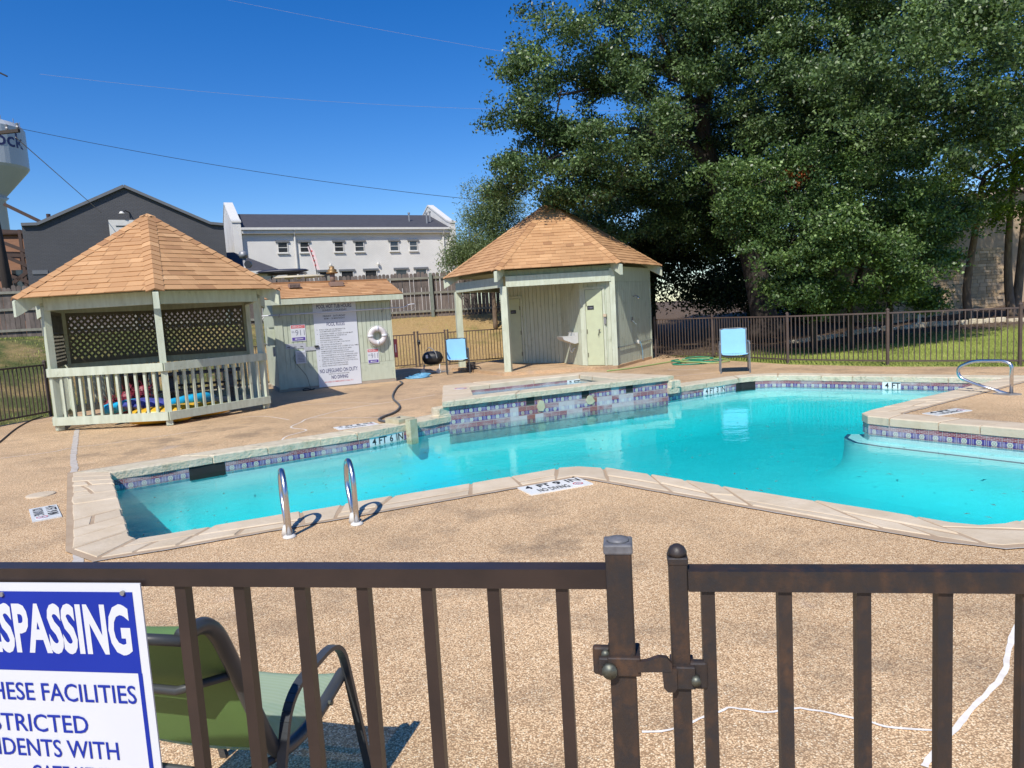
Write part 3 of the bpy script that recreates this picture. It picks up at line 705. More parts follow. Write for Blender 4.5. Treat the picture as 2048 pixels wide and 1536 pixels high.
def at_len(pts, acc, t):
    for i in range(len(pts) - 1):
        if t <= acc[i + 1] or i == len(pts) - 2:
            k = (t - acc[i]) / max(1e-9, acc[i + 1] - acc[i]); return V2(pts[i]).lerp(V2(pts[i + 1]), k)
def lay_stones(inner, outer, parent, z0, z1, step, m, skew=.12, split=.5, gap=.009):
    """stones between two matching open polylines"""
    def cum(p):
        a = [0]
        for q, r in zip(p, p[1:]): a.append(a[-1] + (V2(r) - V2(q)).length)
        return a
    ai, ao = cum(inner), cum(outer); ts = [0.0]
    while ts[-1] < 1:
        ts.append(ts[-1] + R.uniform(*step) / ai[-1])
    ts[-1] = 1.0
    if len(ts) > 2 and ts[-1] - ts[-2] < .5 * step[0] / ai[-1]: ts.pop(-2)
    ki = [t for t in ts]; ko = [min(1, max(0, t + (R.uniform(-skew, skew) / ai[-1] if 0 < t < 1 else 0))) for t in ts]
    # follow the polyline's own corners in between
    def side(pts, acc, t0, t1, frac):
        L_ = acc[-1]; out = [at_len(pts, acc, t0 * L_)]
        out += [V2(pts[i]) for i in range(len(pts)) if t0 * L_ + .02 < acc[i] < t1 * L_ - .02]
        return out + [at_len(pts, acc, t1 * L_)]
    for a0, a1, b0, b1 in zip(ki, ki[1:], ko, ko[1:]):
        I = side(inner, ai, a0, a1, 0); O = side(outer, ao, b0, b1, 0)
        polys = []
        if R.random() < split:
            f0, f1 = R.uniform(.42, .75), R.uniform(.42, .75)
            m0, m1 = I[0].lerp(O[0], f0), I[-1].lerp(O[-1], f1)
            polys = [O[:] + [m1, m0], [m0, m1] + I[::-1]]
            if R.random() < .45:
                k0, k1 = m0.lerp(m1, R.uniform(.35, .65)), O[0].lerp(O[-1], R.uniform(.35, .65))
                polys = [[O[0], k1, k0, m0], [k1, O[-1], m1, k0], polys[1]]
        else: polys = [O + I[::-1]]
        for p in polys:
            if sum(a.x * b.y - b.x * a.y for a, b in zip(p, p[1:] + p[:1])) < 0: p = p[::-1]
            sp = stone_poly(p, gap, .007)
            stone_mesh(sp, z0, z1 + R.uniform(-.004, .005)).build('flagstone', m, parent)
CW = .365
bed = MB(); inner_r = POOL; outer_r = offset_poly(POOL, CW); bi = offset_poly(POOL, .015)
runs = [list(range(0, iE5 + 1)), list(range(iE4, len(POOL))) + [0]]
for rn in runs:
    I = [bi[k] for k in rn]; O = [offset_poly(POOL, CW + .035)[k] for k in rn]; m_ = len(I)
    bed.add([(p.x, p.y, .0095) for p in I] + [(p.x, p.y, .0095) for p in O] + [(p.x, p.y, -.075) for p in I], [(i, i + 1, m_ + i + 1, m_ + i) for i in range(m_ - 1)] + [(i, 2 * m_ + i, 2 * m_ + i + 1, i + 1) for i in range(m_ - 1)])
coping = tag(bed.build('pool_coping', M['mortar']), kind='structure')
lip = offset_poly(POOL, -.035)
outer_l = offset_poly(POOL, .36)
def run(idx): return [lip[k] for k in idx], [(outer_l if idx is left else outer_r)[k] for k in idx]
near = list(range(0, 11)); pl = list(range(11, 18)); farr = list(range(17, iE5 + 1)); farl = list(range(iE4, len(POOL) - 1)); left = [len(POOL) - 2, len(POOL) - 1, 0]
for idx, stp, sp in ((near, (.34, .80), .75), (pl, (.4, .7), .35), (farr, (.5, .95), .1), (farl, (.5, .95), .12), (left, (.22, .5), .6)):
    I, O = run(idx); lay_stones(I, O, coping, -.085, .016, stp, M['stone_edge'] if idx in (farr, farl) else M['stone'], skew=.10 if idx in (farr, farl) else (.06 if idx is left else .15), split=sp, gap=.007 if idx in (farr, farl) else .008)
# pale sealant line where coping meets deck
for idx in (near, pl, farr, farl):
    mb = MB(); ribbon(mb, [offset_poly(POOL, CW + .03)[k] for k in idx], .035, .009, .004); mb.build('coping_joint', M['joint'], coping)

# ------------------------------------------------------------------ waterline tiles
tb = MB().box((0, 0, 0), (.147, .010, .147)); TILE = {k: tb.mesh('tile_' + k) for k in ('tile', 'tile_scaled', 'tile_rust', 'tile_white')}
for k, me in TILE.items(): me.materials.append(M[k])
def tiles(a, b, parent, ztop, rows, kind=lambda i, j, n: 'tile', skip=()):
    a, b = V2(a), V2(b); d = (b - a).normalized(); ln = (b - a).length; k = max(1, round(ln / .15)); st = ln / k; nrm = Vector((-d.y, d.x)); rz = math.atan2(d.y, d.x)
    for i in range(k):
        for j in range(rows):
            if (i, j) in skip: continue
            p = a + d * ((i + .5) * st) + nrm * .012
            o = put('tile', TILE[kind(i, j, k)], parent, (p.x, p.y, ztop - .075 - .15 * j), rz)
            o.scale.x = st / .15
    return k, st, d, nrm, rz
def text_plate(s, p0, d, nrm, z, parent):
    """white 6-inch depth tiles, one sign per tile: p0 = start on the wall"""
    for i, ch in enumerate(s):
        c = V2(p0) + d * (.15 * (i + .5)) + nrm * .014
        t = put('tile', TILE['tile_white'], parent, (c.x, c.y, z), math.atan2(d.y, d.x))
        W[t.name] = Vector((c.x, c.y, z))
        if ch:
            mb = MB(); face = V2((c.x, c.y)) + nrm * .0065
            write(mb, ch, (face.x, face.y, z - .05), (-d.x, -d.y, 0), (0, 0, 1), None, .10, .018, 'C')
            me = mb.mesh('lettering', Vector((c.x, c.y, z))); me.materials.append(M['ink_black'])
            o = bpy.data.objects.new('lettering', me); col.objects.link(o); o.parent = t; o.rotation_euler = (0, 0, -math.atan2(d.y, d.x))
def band_run(a, b, plates=(), holes=(), kind=None):
    """tile run along a wall edge; plates / holes given as (start tile, length, text)"""
    a2, b2 = V2(a), V2(b); k = max(1, round((b2 - a2).length / .15)); sk = set()
    for s, nlen, *_ in list(plates) + list(holes):
        for i in range(s, s + nlen): sk.add((i, 0))
    k, st, d, nrm, rz = tiles(a, b, basin, -.075, 1, kind or (lambda i, j, n: 'tile'), sk)
    for s, nlen, txt in plates:
        text_plate(txt[::-1], a2 + d * (s * st), d, nrm, -.15, basin)
    for s, nlen in holes:
        c = a2 + d * ((s + nlen / 2) * st); mb = MB()
        q = nrm * .008
        mb.box((c.x + q.x, c.y + q.y, -.17), (nlen * st - .01, .012, .17), rz); mb.build('skimmer_opening_shade', M['recess_shade'], basin)  # thin dark plate on the wall, the opening's shade as colour

seg = lambda i: (POOL[i], POOL[i + 1])
band_run((6.9, 5.55), (4.62, 8.50)); band_run((4.62, 8.50), (4.49, 8.72)); band_run((4.49, 8.72), (4.52, 8.93)); band_run((4.52, 8.93), (4.72, 9.12))
band_run((8.18, 11.50), (6.98, 12.47)); band_run((6.98, 12.47), (5.75, 13.46), plates=[(0, 2, ['4', 'FT'])])
for i in range(POOL.index((5.75, 13.46)), iE6 - 1): band_run(*seg(i))
band_run((4.85, 13.88), E6, holes=[(0, 2)])
band_run(E6, E5, plates=[(3, 4, ['4', 'FT', '3', 'IN'])], holes=[(0, 1)])
band_run(E4, E2, plates=[(6, 4, ['4', 'FT', '6', 'IN'])])
band_run(E2, E1); band_run(E1, E0, holes=[(0, 3)])

# pale cast stone spout straddling the coping, where the grey hose ends
mb = MB(); d = (V2(E4) - V2(E2)).normalized(); nrm = Vector((d.y, -d.x)) ; c0 = V2(E2).lerp(V2(E4), .475); rz = math.atan2(d.y, d.x)
mb.box((c0.x - nrm.x * .20, c0.y - nrm.y * .20, .05), (.30, .34, .07), rz); mb.box((c0.x + nrm.x * .075, c0.y + nrm.y * .075, -.10), (.13, .12, .37), rz)
solo(mb, 'water_spout', M['block'], 'pale cast stone spout hanging over the pool edge where the grey hose ends', 'spout', (c0.x, c0.y, 0))

# ------------------------------------------------------------------ hot tub
SPZ = .25
FL, FR, SBK, SBL = V2((-1.08, 10.84)), V2((2.92, 12.74)), V2((1.52, 14.30)), V2((-1.24, 13.30))
tub = thing('hot_tub', 'raised stone edged hot tub with flower tiled front wall above the pool', 'hot tub', (0.9, 12.6, 0))
out = [V2(E4), V2(E5), SBK, SBL]
inr = [V2((-.66, 11.42)), V2((1.98, 12.66)), V2((1.36, 13.92)), V2((-.82, 12.98))]
mb = MB(); m4 = 4
ring_v = [(p.x, p.y, z) for z in (-.6, SPZ - .085) for p in out] + [(p.x, p.y, z) for z in (SPZ - .085, .02) for p in inr]
mb.add(ring_v, [(i, (i + 1) % 4, 4 + (i + 1) % 4, 4 + i) for i in range(4)] + [(4 + i, 4 + (i + 1) % 4, 8 + (i + 1) % 4, 8 + i) for i in range(4)] + [(8 + i, 8 + (i + 1) % 4, 12 + (i + 1) % 4, 12 + i) for i in range(4)] + [(12, 13, 14, 15)])
mb.build('tub_shell', M['concrete'], tub)
mb = MB(); mb.add([(p.x, p.y, .115) for p in inr], [(0, 1, 2, 3)])
wmat, nt, p_, o_ = newmat('tub_water'); p_.inputs['Base Color'].default_value = (.25, .45, .5, 1); p_.inputs['Roughness'].default_value = .03; p_.inputs['Specular IOR Level'].default_value = .6
bump(nt, p_, noise(nt, pos(nt), 6, 3), .08, .02)
mb.build('tub_water', wmat, tub)
bedm = MB(); oo = [FL, FR, SBK + Vector((.02, .06)), SBL + Vector((-.06, .05))]
bedm.add([(p.x, p.y, SPZ - .012) for p in oo] + [(p.x, p.y, SPZ - .012) for p in inr] + [(p.x, p.y, SPZ - .085) for p in oo] + [(p.x, p.y, SPZ - .085) for p in inr], [(i, (i + 1) % 4, 4 + (i + 1) % 4, 4 + i) for i in range(4)] + [(i, 8 + i, 8 + (i + 1) % 4, (i + 1) % 4) for i in range(4)] + [(4 + i, 4 + (i + 1) % 4, 12 + (i + 1) % 4, 12 + i) for i in range(4)])
bd_ = bedm.build('rim_bed', M['mortar'], tub)
oo2 = offset_poly(oo, .03); in2 = offset_poly(inr, -.025)
for k in range(4):
    lay_stones([in2[k], in2[(k + 1) % 4]], [oo2[k], oo2[(k + 1) % 4]], tub, SPZ - .09, SPZ, (.6, 1.05), M['stone_edge'] if k == 0 else M['stone'], skew=.08, split=.0, gap=.005)
# rough stone returns at both ends of the wall
for cx, cy, ang in ((E4[0] - .10, E4[1] + .02, 35), (E5[0] + .10, E5[1] + .06, 30)):
    for k, zz in enumerate((-.02, .09)):
        poly = [Vector((cx, cy)) + Matrix.Rotation(rad(ang), 2) @ Vector((sx * R.uniform(.10, .15), sy * R.uniform(.08, .12))) for sx, sy in ((-1, -1), (0, -1.1), (1, -1), (1.1, 0), (1, 1), (0, 1.1), (-1, 1), (-1.1, 0))]
        stone_mesh(poly, zz - .06, zz + .07, .02).build('end_stone', M['stone_edge'], tub)
def spk(i, j, n):
    u = i / n
    if .27 < u < .36 or .60 < u < .63: return 'tile_rust' if R.random() < .6 else 'tile_scaled'
    if j == 0: return 'tile_scaled' if R.random() < (.12 if .2 < u < .75 else .0) else 'tile'
    if .24 < u < .82: return 'tile_scaled' if R.random() < .5 else 'tile'
    return 'tile'
k_ = 28
spill = (9, 16, 22)                              # tiles counted from the left end
fl_holes = {(k_ - 1 - s, 0) for s in spill}
dd = (V2(E4) - V2(E5)).normalized(); pn = Vector((-dd.y, dd.x))
tiles(E5, E4, tub, SPZ - .09, 3, lambda i, j, n: spk(n - 1 - i, j, n), fl_holes)
for s in spill:
    c = V2(E4).lerp(V2(E5), (s + .5) / k_); mb = MB(); q = c + pn * .008
    mb.box((q.x, q.y, SPZ - .155), (.15, .014, .115), math.atan2(dd.y, dd.x)); mb.build('spillway_opening_shade', M['recess_shade'], tub)  # no hole behind: dark plate carries the spillway's shade
for i in range(2):                               # tiles knocked off, bare render shows
    c = V2(E4).lerp(V2(E5), (.375, .60)[i] + .01); q = c + pn * .018; mb = MB()
    pts = [(q + dd * (R.uniform(.06, .11) * math.cos(a)), SPZ - .27 + R.uniform(.07, .11) * math.sin(a)) for a in np.linspace(0, 6.28, 10)[:-1]]
    mb.slab([(p.x, p.y, z) for p, z in pts], (pn.x * .012, pn.y * .012, 0)); mb.build('render_patch', M['block'], tub)
# inner back wall and left end tiles
tiles(inr[2], inr[3], tub, SPZ - .085, 1, lambda i, j, n: 'tile', {(0, 0), (1, 0)})
d2 = (inr[3] - inr[2]).normalized(); n2 = Vector((-d2.y, d2.x)); st_ = (inr[3] - inr[2]).length / round((inr[3] - inr[2]).length / .15)
text_plate(['FT', '3'], inr[2], d2, n2, SPZ - .16, tub)
# round no-diving disc on the rim
def no_diving_disc(c, z, r, parent, name='no_diving_disc', ang=0):
    mb = MB(); mb.cyl((c[0], c[1], z), r, .006, 20); o = mb.build(name, M['sign_white'], parent)
    mb = MB()
    for k in range(24):
        a, b = k / 24 * 6.2832, (k + 1) / 24 * 6.2832
        mb.add([(c[0] + math.cos(t) * q * r, c[1] + math.sin(t) * q * r, z + .0045) for t, q in ((a, .9), (b, .9), (b, .74), (a, .74))], [(0, 1, 2, 3)])
    ca, sa = math.cos(ang), math.sin(ang)
    mb.add([(c[0] + r * (x * ca - y * sa), c[1] + r * (x * sa + y * ca), z + .0045) for x, y in ((-.6, .52), (-.52, .6), (.6, -.52), (.52, -.6))], [(0, 3, 2, 1)])
    mb.build('symbol', M['ink_red'], parent)
    mb = MB(); mb.add([(c[0] + r * (x * ca - y * sa), c[1] + r * (x * sa + y * ca), z + .0052) for x, y in ((-.35, .05), (-.1, .25), (.3, .0), (.25, -.1), (-.1, .1), (-.3, -.08))], [(0, 5, 4, 3, 2, 1)])
    mb.build('symbol', M['ink_black'], parent)
no_diving_disc((-.93, 12.55), SPZ + .004, .12, tub, ang=.5)

# ------------------------------------------------------------------ depth plates set in the deck
def deck_plate(c, ux, w, h, label, lines, disc=None):
    ux = V2(ux).normalized(); uy = Vector((-ux.y, ux.x)); c = V2(c); t = thing('depth_marker', label, 'depth marker', (c.x, c.y, 0), 'depth markers set in the deck')
    P = [c + ux * a * w / 2 + uy * b * h / 2 for a, b in ((-1, -1), (1, -1), (1, 1), (-1, 1))]
    mb = MB(); mb.prism([(p.x, p.y) for p in P], -.004, .012); mb.build('plate', M['tile_white'], t)
    for body, x, y, lw, lh, bold in lines:
        mb = MB(); o = c + ux * x * w / 2 + uy * y * h / 2; write(mb, body, (o.x, o.y, .0145), (ux.x, ux.y, 0), (uy.x, uy.y, 0), lw, lh, bold); mb.build('lettering', M['ink_black'], t)
    if disc:
        q = c + ux * disc[0] * w / 2 + uy * disc[1] * h / 2; no_diving_disc((q.x, q.y), .0125, disc[2], t, 'disc', math.atan2(ux.y, ux.x))
ux = V2((3.27, 1.45)).normalized()
deck_plate((.335, 6.17), ux, .62, .29, 'white 4 FT 9 IN no diving plate at the near pool corner', [('4', -.86, .12, .06, .105, .03), ('FT', -.46, .12, .12, .105, .03), ('9', .06, .12, .07, .105, .03), ('IN', .48, .12, .13, .105, .01), ('NO DIVING', -.66, -.86, .30, .10, .005)], (.62, -.5, .052))
deck_plate((-2.38, 10.44), (.86, .51), .62, .29, 'white depth plate in the far deck left of the stone spout', [('4', -.82, .12, .06, .1, .03), ('FT', -.46, .12, .12, .1, .03), ('6', .06, .12, .07, .1, .03), ('IN', .45, .12, .13, .1, .01), ('NO DIVING', -.6, -.86, .30, .10, .005)], (.66, -.5, .05))
deck_plate((5.46, 8.71), (.93, .36), .60, .22, 'white depth plate in the right deck by the steps', [('4 FT', -.82, .1, .36, .08, .03), ('NO DIVING', -.6, -.86, .34, .08, .005)], (.66, -.3, .05))
deck_plate((-4.34, 6.28), (.60, -.80), .56, .22, 'white depth plate in the deck left of the pool', [('4 FT 9 IN', -.85, .12, .40, .085, .02), ('NO DIVING', -.8, -.8, .32, .08, .005)], (.7, -.3, .05))
mb = MB(); mb.lathe([(.0001, -.004), (.135, -.004), (.13, .010), (.11, .014), (.0001, .014)], (0, 0, 0), 24)
solo(MB().add([(x - 0, y, z) for x, y, z in [(v[0] - 4.89, v[1] + 7.05, v[2]) for v in mb.v]], mb.f), 'skimmer_lid', M['stone'], 'round cream skimmer lid in the deck left of the pool', 'lid', (-4.89, 7.05, 0))

# ------------------------------------------------------------------ stainless grab rails
def grab_rail(base, label):
    t = thing('grab_rail', label, 'handrail', (base[0], base[1], 0), 'stainless grab rails at the pool ladder', local=True, rz=math.atan2(1.45, 3.27))
    # local +y points over the water
    pts = arc_pts([(0, 0, 0), (0, .0, .38), (-.005, .075, .50), (-.01, .26, .52), (-.01, .34, .34), (-.005, .16, .0)], .085, 6)
    pts = arc_pts([(0, 0, -.02), (0, 0, .38), (0, .11, .50), (0, .25, .46), (0, .30, .28), (0, .10, .02)], .10, 6)
    MB().tube(pts, .021, 14).build('rail', M['steel'], t, True)
    MB().lathe([(.0001, .0), (.05, .0), (.048, .012), (.03, .022), (.0001, .022)], (0, 0, 0), 18).build('escutcheon', M['trim_white'], t, True)
    MB().lathe([(.0001, .0), (.045, .0), (.035, .05), (.026, .075), (.0001, .075)], (-.004, .085, 0), 14).build('escutcheon', M['trim_white'], t, True)
    return t
grab_rail((-1.74, 5.13), 'stainless grab rail with less shadow space, nearer the pool corner')['label'] = 'left one of two stainless grab rails on the near pool edge'
grab_rail((-1.28, 5.36), 'right one of two stainless grab rails on the near pool edge')
t = thing('exit_handrail', 'stainless looped handrail over the steps on the right pool deck', 'handrail', (7.05, 9.88, 0))
AR = lambda l_, z_: (7.05 - .57 * l_, 9.80 + .82 * l_, z_)
pr = arc_pts([AR(0, 0), AR(0, .43), AR(.10, .48), AR(.50, .47), AR(.70, .36), AR(.68, .22), AR(.48, .13), AR(.05, .01)], .13, 6)
MB().tube(pr, .024, 14).build('rail', M['steel'], t, True)
MB().prism([(6.88, 9.93), (6.98, 9.74), (7.14, 9.72), (7.10, 9.92)], 0, .022).build('base_plate', M['grey_metal'], t)

# ------------------------------------------------------------------ shingled roofs
def shingle_face(A, B, P, parent_single, parent_mass, expo, tab, budget, first_rows=0):
    """tabs on one roof triangle or quad strip; returns how many single tabs were used"""
    A, B, P = Vector(A), Vector(B), Vector(P); U = (B - A); w = U.length; U = U / w
    Nn = U.cross(P - A).normalized()
    if Nn.z < 0: Nn = -Nn
    Vv = Nn.cross(U); 
    if Vv.z < 0: Vv = -Vv
    pu, pv = (P - A).dot(U), (P - A).dot(Vv); used = 0; mass = MB(); rows = int(pv / expo) + 1
    for i in range(rows):
        v0, v1 = i * expo - .012, min((i + 1) * expo + .02, pv)
        ul = lambda v: pu * max(v, 0) / pv; ur = lambda v: w - (w - pu) * max(v, 0) / pv
        u = ul(v0) - R.uniform(0, tab)
        while u < ur(v0):
            u2 = u + tab * R.uniform(.7, 1.25); lo, hi = max(u, ul(v0)), min(u2, ur(v0)); t0, t1 = max(u, ul(v1)), min(u2, ur(v1))
            if hi - lo > .025:
                if t1 < t0: t0 = t1 = (max(lo, min(hi, (t0 + t1) / 2)))
                g = .003; h0 = R.uniform(.013, .022)
                q = lambda a, b, h: A + U * a + Vv * b + Nn * h
                vv = [q(lo + g, v0, .0), q(hi - g, v0, .0), q(lo + g, v0, h0), q(hi - g, v0, h0), q(t1, v1, .004), q(t0, v1, .004)]
                ff = [(2, 3, 4, 5), (0, 1, 3, 2), (0, 2, 5), (1, 4, 3)]
                tone = min(1, max(0, R.gauss(.5, .17)))
                if used < budget:
                    MB().add(vv, ff, tone).build('shingle', M['shingle'], parent_single); used += 1
                else: mass.add(vv, ff, tone)
            u = u2
    if mass.f and parent_mass is not None: parent_mass.add(mass.v, mass.f); parent_mass.t.extend(mass.t)
    return used
def hip_caps(E, P, parent, n1, n2, step=.17, hw=.135):
    E, P = Vector(E), Vector(P); d = (P - E); ln = d.length; d /= ln; k = int(ln / step)
    for i in range(k + 1):
        a = E + d * (i * step - .02); b = E + d * min(ln, (i + 1) * step + .03); tone = min(1, max(0, R.gauss(.42, .2)))
        s1 = (n1.cross(d)); s2 = (n2.cross(d))
        if s1.dot(n2) > 0: s1 = -s1
        if s2.dot(n1) > 0: s2 = -s2
        up = (n1 + n2).normalized(); vv = []
        for p, h in ((a, .034), (b, .020)):
            vv += [p + s1 * hw + n1 * (h - .008), p + up * (h + .006), p + s2 * hw + n2 * (h - .008)]
        vv += [a + s1 * hw + n1 * .012, a + up * .01, a + s2 * hw + n2 * .012]
        MB().add(vv, [(0, 1, 4, 3), (1, 2, 5, 4), (6, 7, 1, 0), (7, 8, 2, 1)], tone).build('ridge_cap', M['shingle'], parent)
def hip_roof(root, eaves, apex, order, expo, tab, budget, cap_ids, th=.03):
    n = len(eaves); mb = MB(); ap = Vector(apex)
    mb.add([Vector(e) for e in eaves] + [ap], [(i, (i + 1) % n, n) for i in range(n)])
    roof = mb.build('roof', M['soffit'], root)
    mass = MB(); left_ = budget
    for k in order:
        left_ -= shingle_face(eaves[k], eaves[(k + 1) % n], ap, roof, mass, expo, tab, left_)
    if mass.f: tag(mass.build('shingles', M['shingle'], roof), kind='stuff')['kind'] = 'stuff'
    nrm_ = []
    for k in range(n):
        a, b = Vector(eaves[k]), Vector(eaves[(k + 1) % n]); q = (b - a).cross(ap - a).normalized(); nrm_.append(q if q.z > 0 else -q)
    for k in cap_ids: hip_caps(eaves[k], ap, roof, nrm_[k - 1], nrm_[k])
    return roof
def rafter_tail(cx, cy, e, ze, za, parent, m, depth=.27, tail=.10, inner=.5, w=.09):
    """sloping rafter under the hip with a plumb cut end"""
    d = Vector((e[0] - cx, e[1] - cy)); ro = d.length; d /= ro; sl = (za - ze) / ro
    pr = [(ro + tail * .2, ze - .035 - tail * .2 * sl), (ro + tail * .2, ze - .035 - depth), (ro - .42, ze - depth + .42 * sl - .06), (inner * ro, ze + (1 - inner) * ro * sl - .16), (inner * ro, ze + (1 - inner) * ro * sl - .035)]
    sdv = Vector((-d.y, d.x, 0)) * (w / 2)
    mb = MB(); mb.slab([Vector((cx + d.x * r, cy + d.y * r, z)) - sdv for r, z in pr], sdv * 2); mb.build('rafter', m, parent)

# ------------------------------------------------------------------ gazebo (hexagon)
GC = (-6.688, 13.521); GA = -1.115; hexp = lambda c, r, a, z: [(c[0] + r * math.cos(a + k * math.pi / 3), c[1] + r * math.sin(a + k * math.pi / 3), z) for k in range(6)]
gz = thing('gazebo', 'open six sided sage green gazebo with lattice back and tan shingle roof', 'gazebo', (GC[0], GC[1], 0))
gb = hexp(GC, 1.95, GA, 0); ge = hexp(GC, 2.384, GA, 2.266); ga_ = (GC[0], GC[1], 3.793)
hip_roof(gz, ge, ga_, [5, 0, 4, 1, 3, 2], .145, .27, 300, [5, 0, 1, 4])
for k in range(6):
    rafter_tail(GC[0], GC[1], ge[k], 2.266, 3.793, gz, M['sage_wood'], inner=.12)
    p = V2(gb[k]); MB().box((p.x, p.y, 1.06), (.105, .105, 2.10), GA + k * math.pi / 3).build('post', M['sage_wood'], gz)
    MB().box((p.x, p.y, .05), (.085, .085, .10), GA + k * math.pi / 3).build('post_foot', mat('dark_green_foot', (.03, .09, .07), rv=0) if k == 0 else bpy.data.materials['dark_green_foot'], gz)
    q = V2(gb[(k + 1) % 6]); d = (q - p).normalized(); nn_ = Vector((d.y, -d.x)); mid = (p + q) / 2; rz = math.atan2(d.y, d.x); ln = (q - p).length
    MB().box((mid.x + nn_.x * .02, mid.y + nn_.y * .02, 2.155), (ln - .06, .09, .215), rz).build('beam', M['sage_wood'], gz)
    if k == 1: continue                           # the open side
    mo = mid + nn_.x * Vector((.075, 0)) + nn_.y * Vector((0, .075))
    MB().box((mo.x, mo.y, 1.0), (ln + .075, .042, .14), rz).build('top_board', M['sage_wood'], gz)
    MB().box((mo.x, mo.y, .17), (ln + .075, .042, .14), rz).build('bottom_board', M['sage_wood'], gz)
    bal = MB().box((0, 0, 0), (.042, .042, .76)).mesh('baluster'); bal.materials.append(M['sage_wood'])
    nb = 12
    for j in range(1, nb):
        c = p.lerp(q, j / nb) + nn_ * .035; put('baluster', bal, gz, (c.x, c.y, .585), rz)
    if k in (2, 3, 4):
        fr = MB()
        for z_ in (1.10, 2.02): fr.box((mid.x, mid.y, z_), (ln - .1, .04, .07), rz)
        for s_ in (-1, 1):
            c = mid + d * (s_ * (ln / 2 - .08)); fr.box((c.x, c.y, 1.56), (.06, .04, .86), rz)
        lt = fr.build('lattice', M['lattice'], gz)
        x0, x1, z0, z1 = -ln / 2 + .1, ln / 2 - .1, 1.13, 1.99
        for s_, dep in ((1, .006), (-1, -.006)):
            c_ = x0 - (z1 - z0) if s_ > 0 else x0
            while c_ < (x1 if s_ > 0 else x1 + (z1 - z0)):
                a_ = [c_, z0]; b_ = [c_ + s_ * (z1 - z0), z1]
                lo_ = max(0, (x0 - a_[0]) / (b_[0] - a_[0])) if s_ > 0 else max(0, (x1 - a_[0]) / (b_[0] - a_[0])); hi_ = min(1, (x1 - a_[0]) / (b_[0] - a_[0])) if s_ > 0 else min(1, (x0 - a_[0]) / (b_[0] - a_[0]))
                if hi_ - lo_ > .04:
                    P0 = (a_[0] + (b_[0] - a_[0]) * lo_, z0 + (z1 - z0) * lo_); P1 = (a_[0] + (b_[0] - a_[0]) * hi_, z0 + (z1 - z0) * hi_)
                    f3 = lambda u, z: (mid.x + d.x * u + nn_.x * dep, mid.y + d.y * u + nn_.y * dep, z)
                    MB().beam(f3(*P0), f3(*P1), .010, .043).build('slat', M['lattice'], lt)
                c_ += .128
# things stored inside
def lathe_solo(prof, c, n, name, m, label, cat, group=None):
    mb = MB().lathe(prof, c, n); return solo(mb, name, m, label, cat, c, group, True)
t = thing('picnic_table', 'weathered wooden picnic table standing inside the gazebo', 'table', (-6.35, 14.35, 0), local=True, rz=rad(20))
for j in range(5): MB().box((0, -.30 + j * .15, .72), (1.5, .135, .035)).build('plank', M['picnic'], t)
for s_ in (-1, 1):
    for j in (0, 1): MB().box((0, s_ * (.62 + j * .13), .43), (1.5, .12, .035)).build('bench_plank', M['picnic'], t)
    MB().box((s_ * .55, 0, .38), (.04, 1.45, .08)).build('crossbeam', M['picnic'], t)
    for q in (-1, 1): MB().beam((s_ * .55, q * .15, .72), (s_ * .55, q * .55, 0), .09, .04).build('leg', M['picnic'], t)
lathe_solo([(.0001, 0), (.19, 0), (.23, .80), (.245, .80), (.245, .84), (.0001, .84)], (-7.05, 13.1, 0), 16, 'trash_bin', M['bin'], 'dark round bin standing inside the gazebo', 'bin')
def pillow_mesh(lx, ly, lz, rz, c, nx=20, bumps=0, taper=0):
    mb = MB(); vv = []; nr = 12
    for i in range(nx + 1):
        s_ = -1 + 2 * i / nx; k = (1 - abs(s_) ** 3.2) ** .5 if abs(s_) < 1 else 0; k = max(k, .02); k *= (1 + bumps * (i % 2))
        for j in range(nr):
            q = 2 * math.pi * j / nr; y, z = math.cos(q) * ly * k * (1 - taper * abs(s_)), math.sin(q) * lz * k
            x = s_ * lx; vv.append((c[0] + x * math.cos(rz) - y * math.sin(rz), c[1] + x * math.sin(rz) + y * math.cos(rz), c[2] + z))
    mb.add(vv, [(i * nr + j, i * nr + (j + 1) % nr, (i + 1) * nr + (j + 1) % nr, (i + 1) * nr + j) for i in range(nx) for j in range(nr)] + [tuple(range(nr)), tuple(range(nx * nr, nx * nr + nr))[::-1]])
    return mb
t = thing('inflatable_raft', 'cyan and indigo striped inflatable raft lying in the gazebo', 'raft', (-6.45, 12.55, .25))
for j in range(9):
    c = (-7.0 + j * .16, 12.35 + j * .055, .30 + .03 * math.sin(j)); pillow_mesh(.36, .085, .10, rad(70), c, 10).build('chamber', M['float_navy'] if j in (2, 3, 4, 5) else M['float_blue'], t, True)
solo(pillow_mesh(.9, .26, .14, rad(20), (-5.95, 12.45, .15), 18, 0, .2), 'kayak', M['float_yellow'], 'yellow plastic kayak lying under the gazebo rail', 'kayak', (-5.95, 12.45, 0), None, True)
solo(pillow_mesh(.55, .20, .10, rad(12), (-6.1, 12.02, .11), 14, 0, .2), 'kayak_paddleboard', M['float_yellow'], 'small yellow board sticking out below the gazebo bottom board', 'board', (-6.1, 12.02, 0), None, True)
t = thing('float_pile', 'maroon tinsel float heaped at the back of the gazebo', 'float', (-7.0, 12.9, 0))
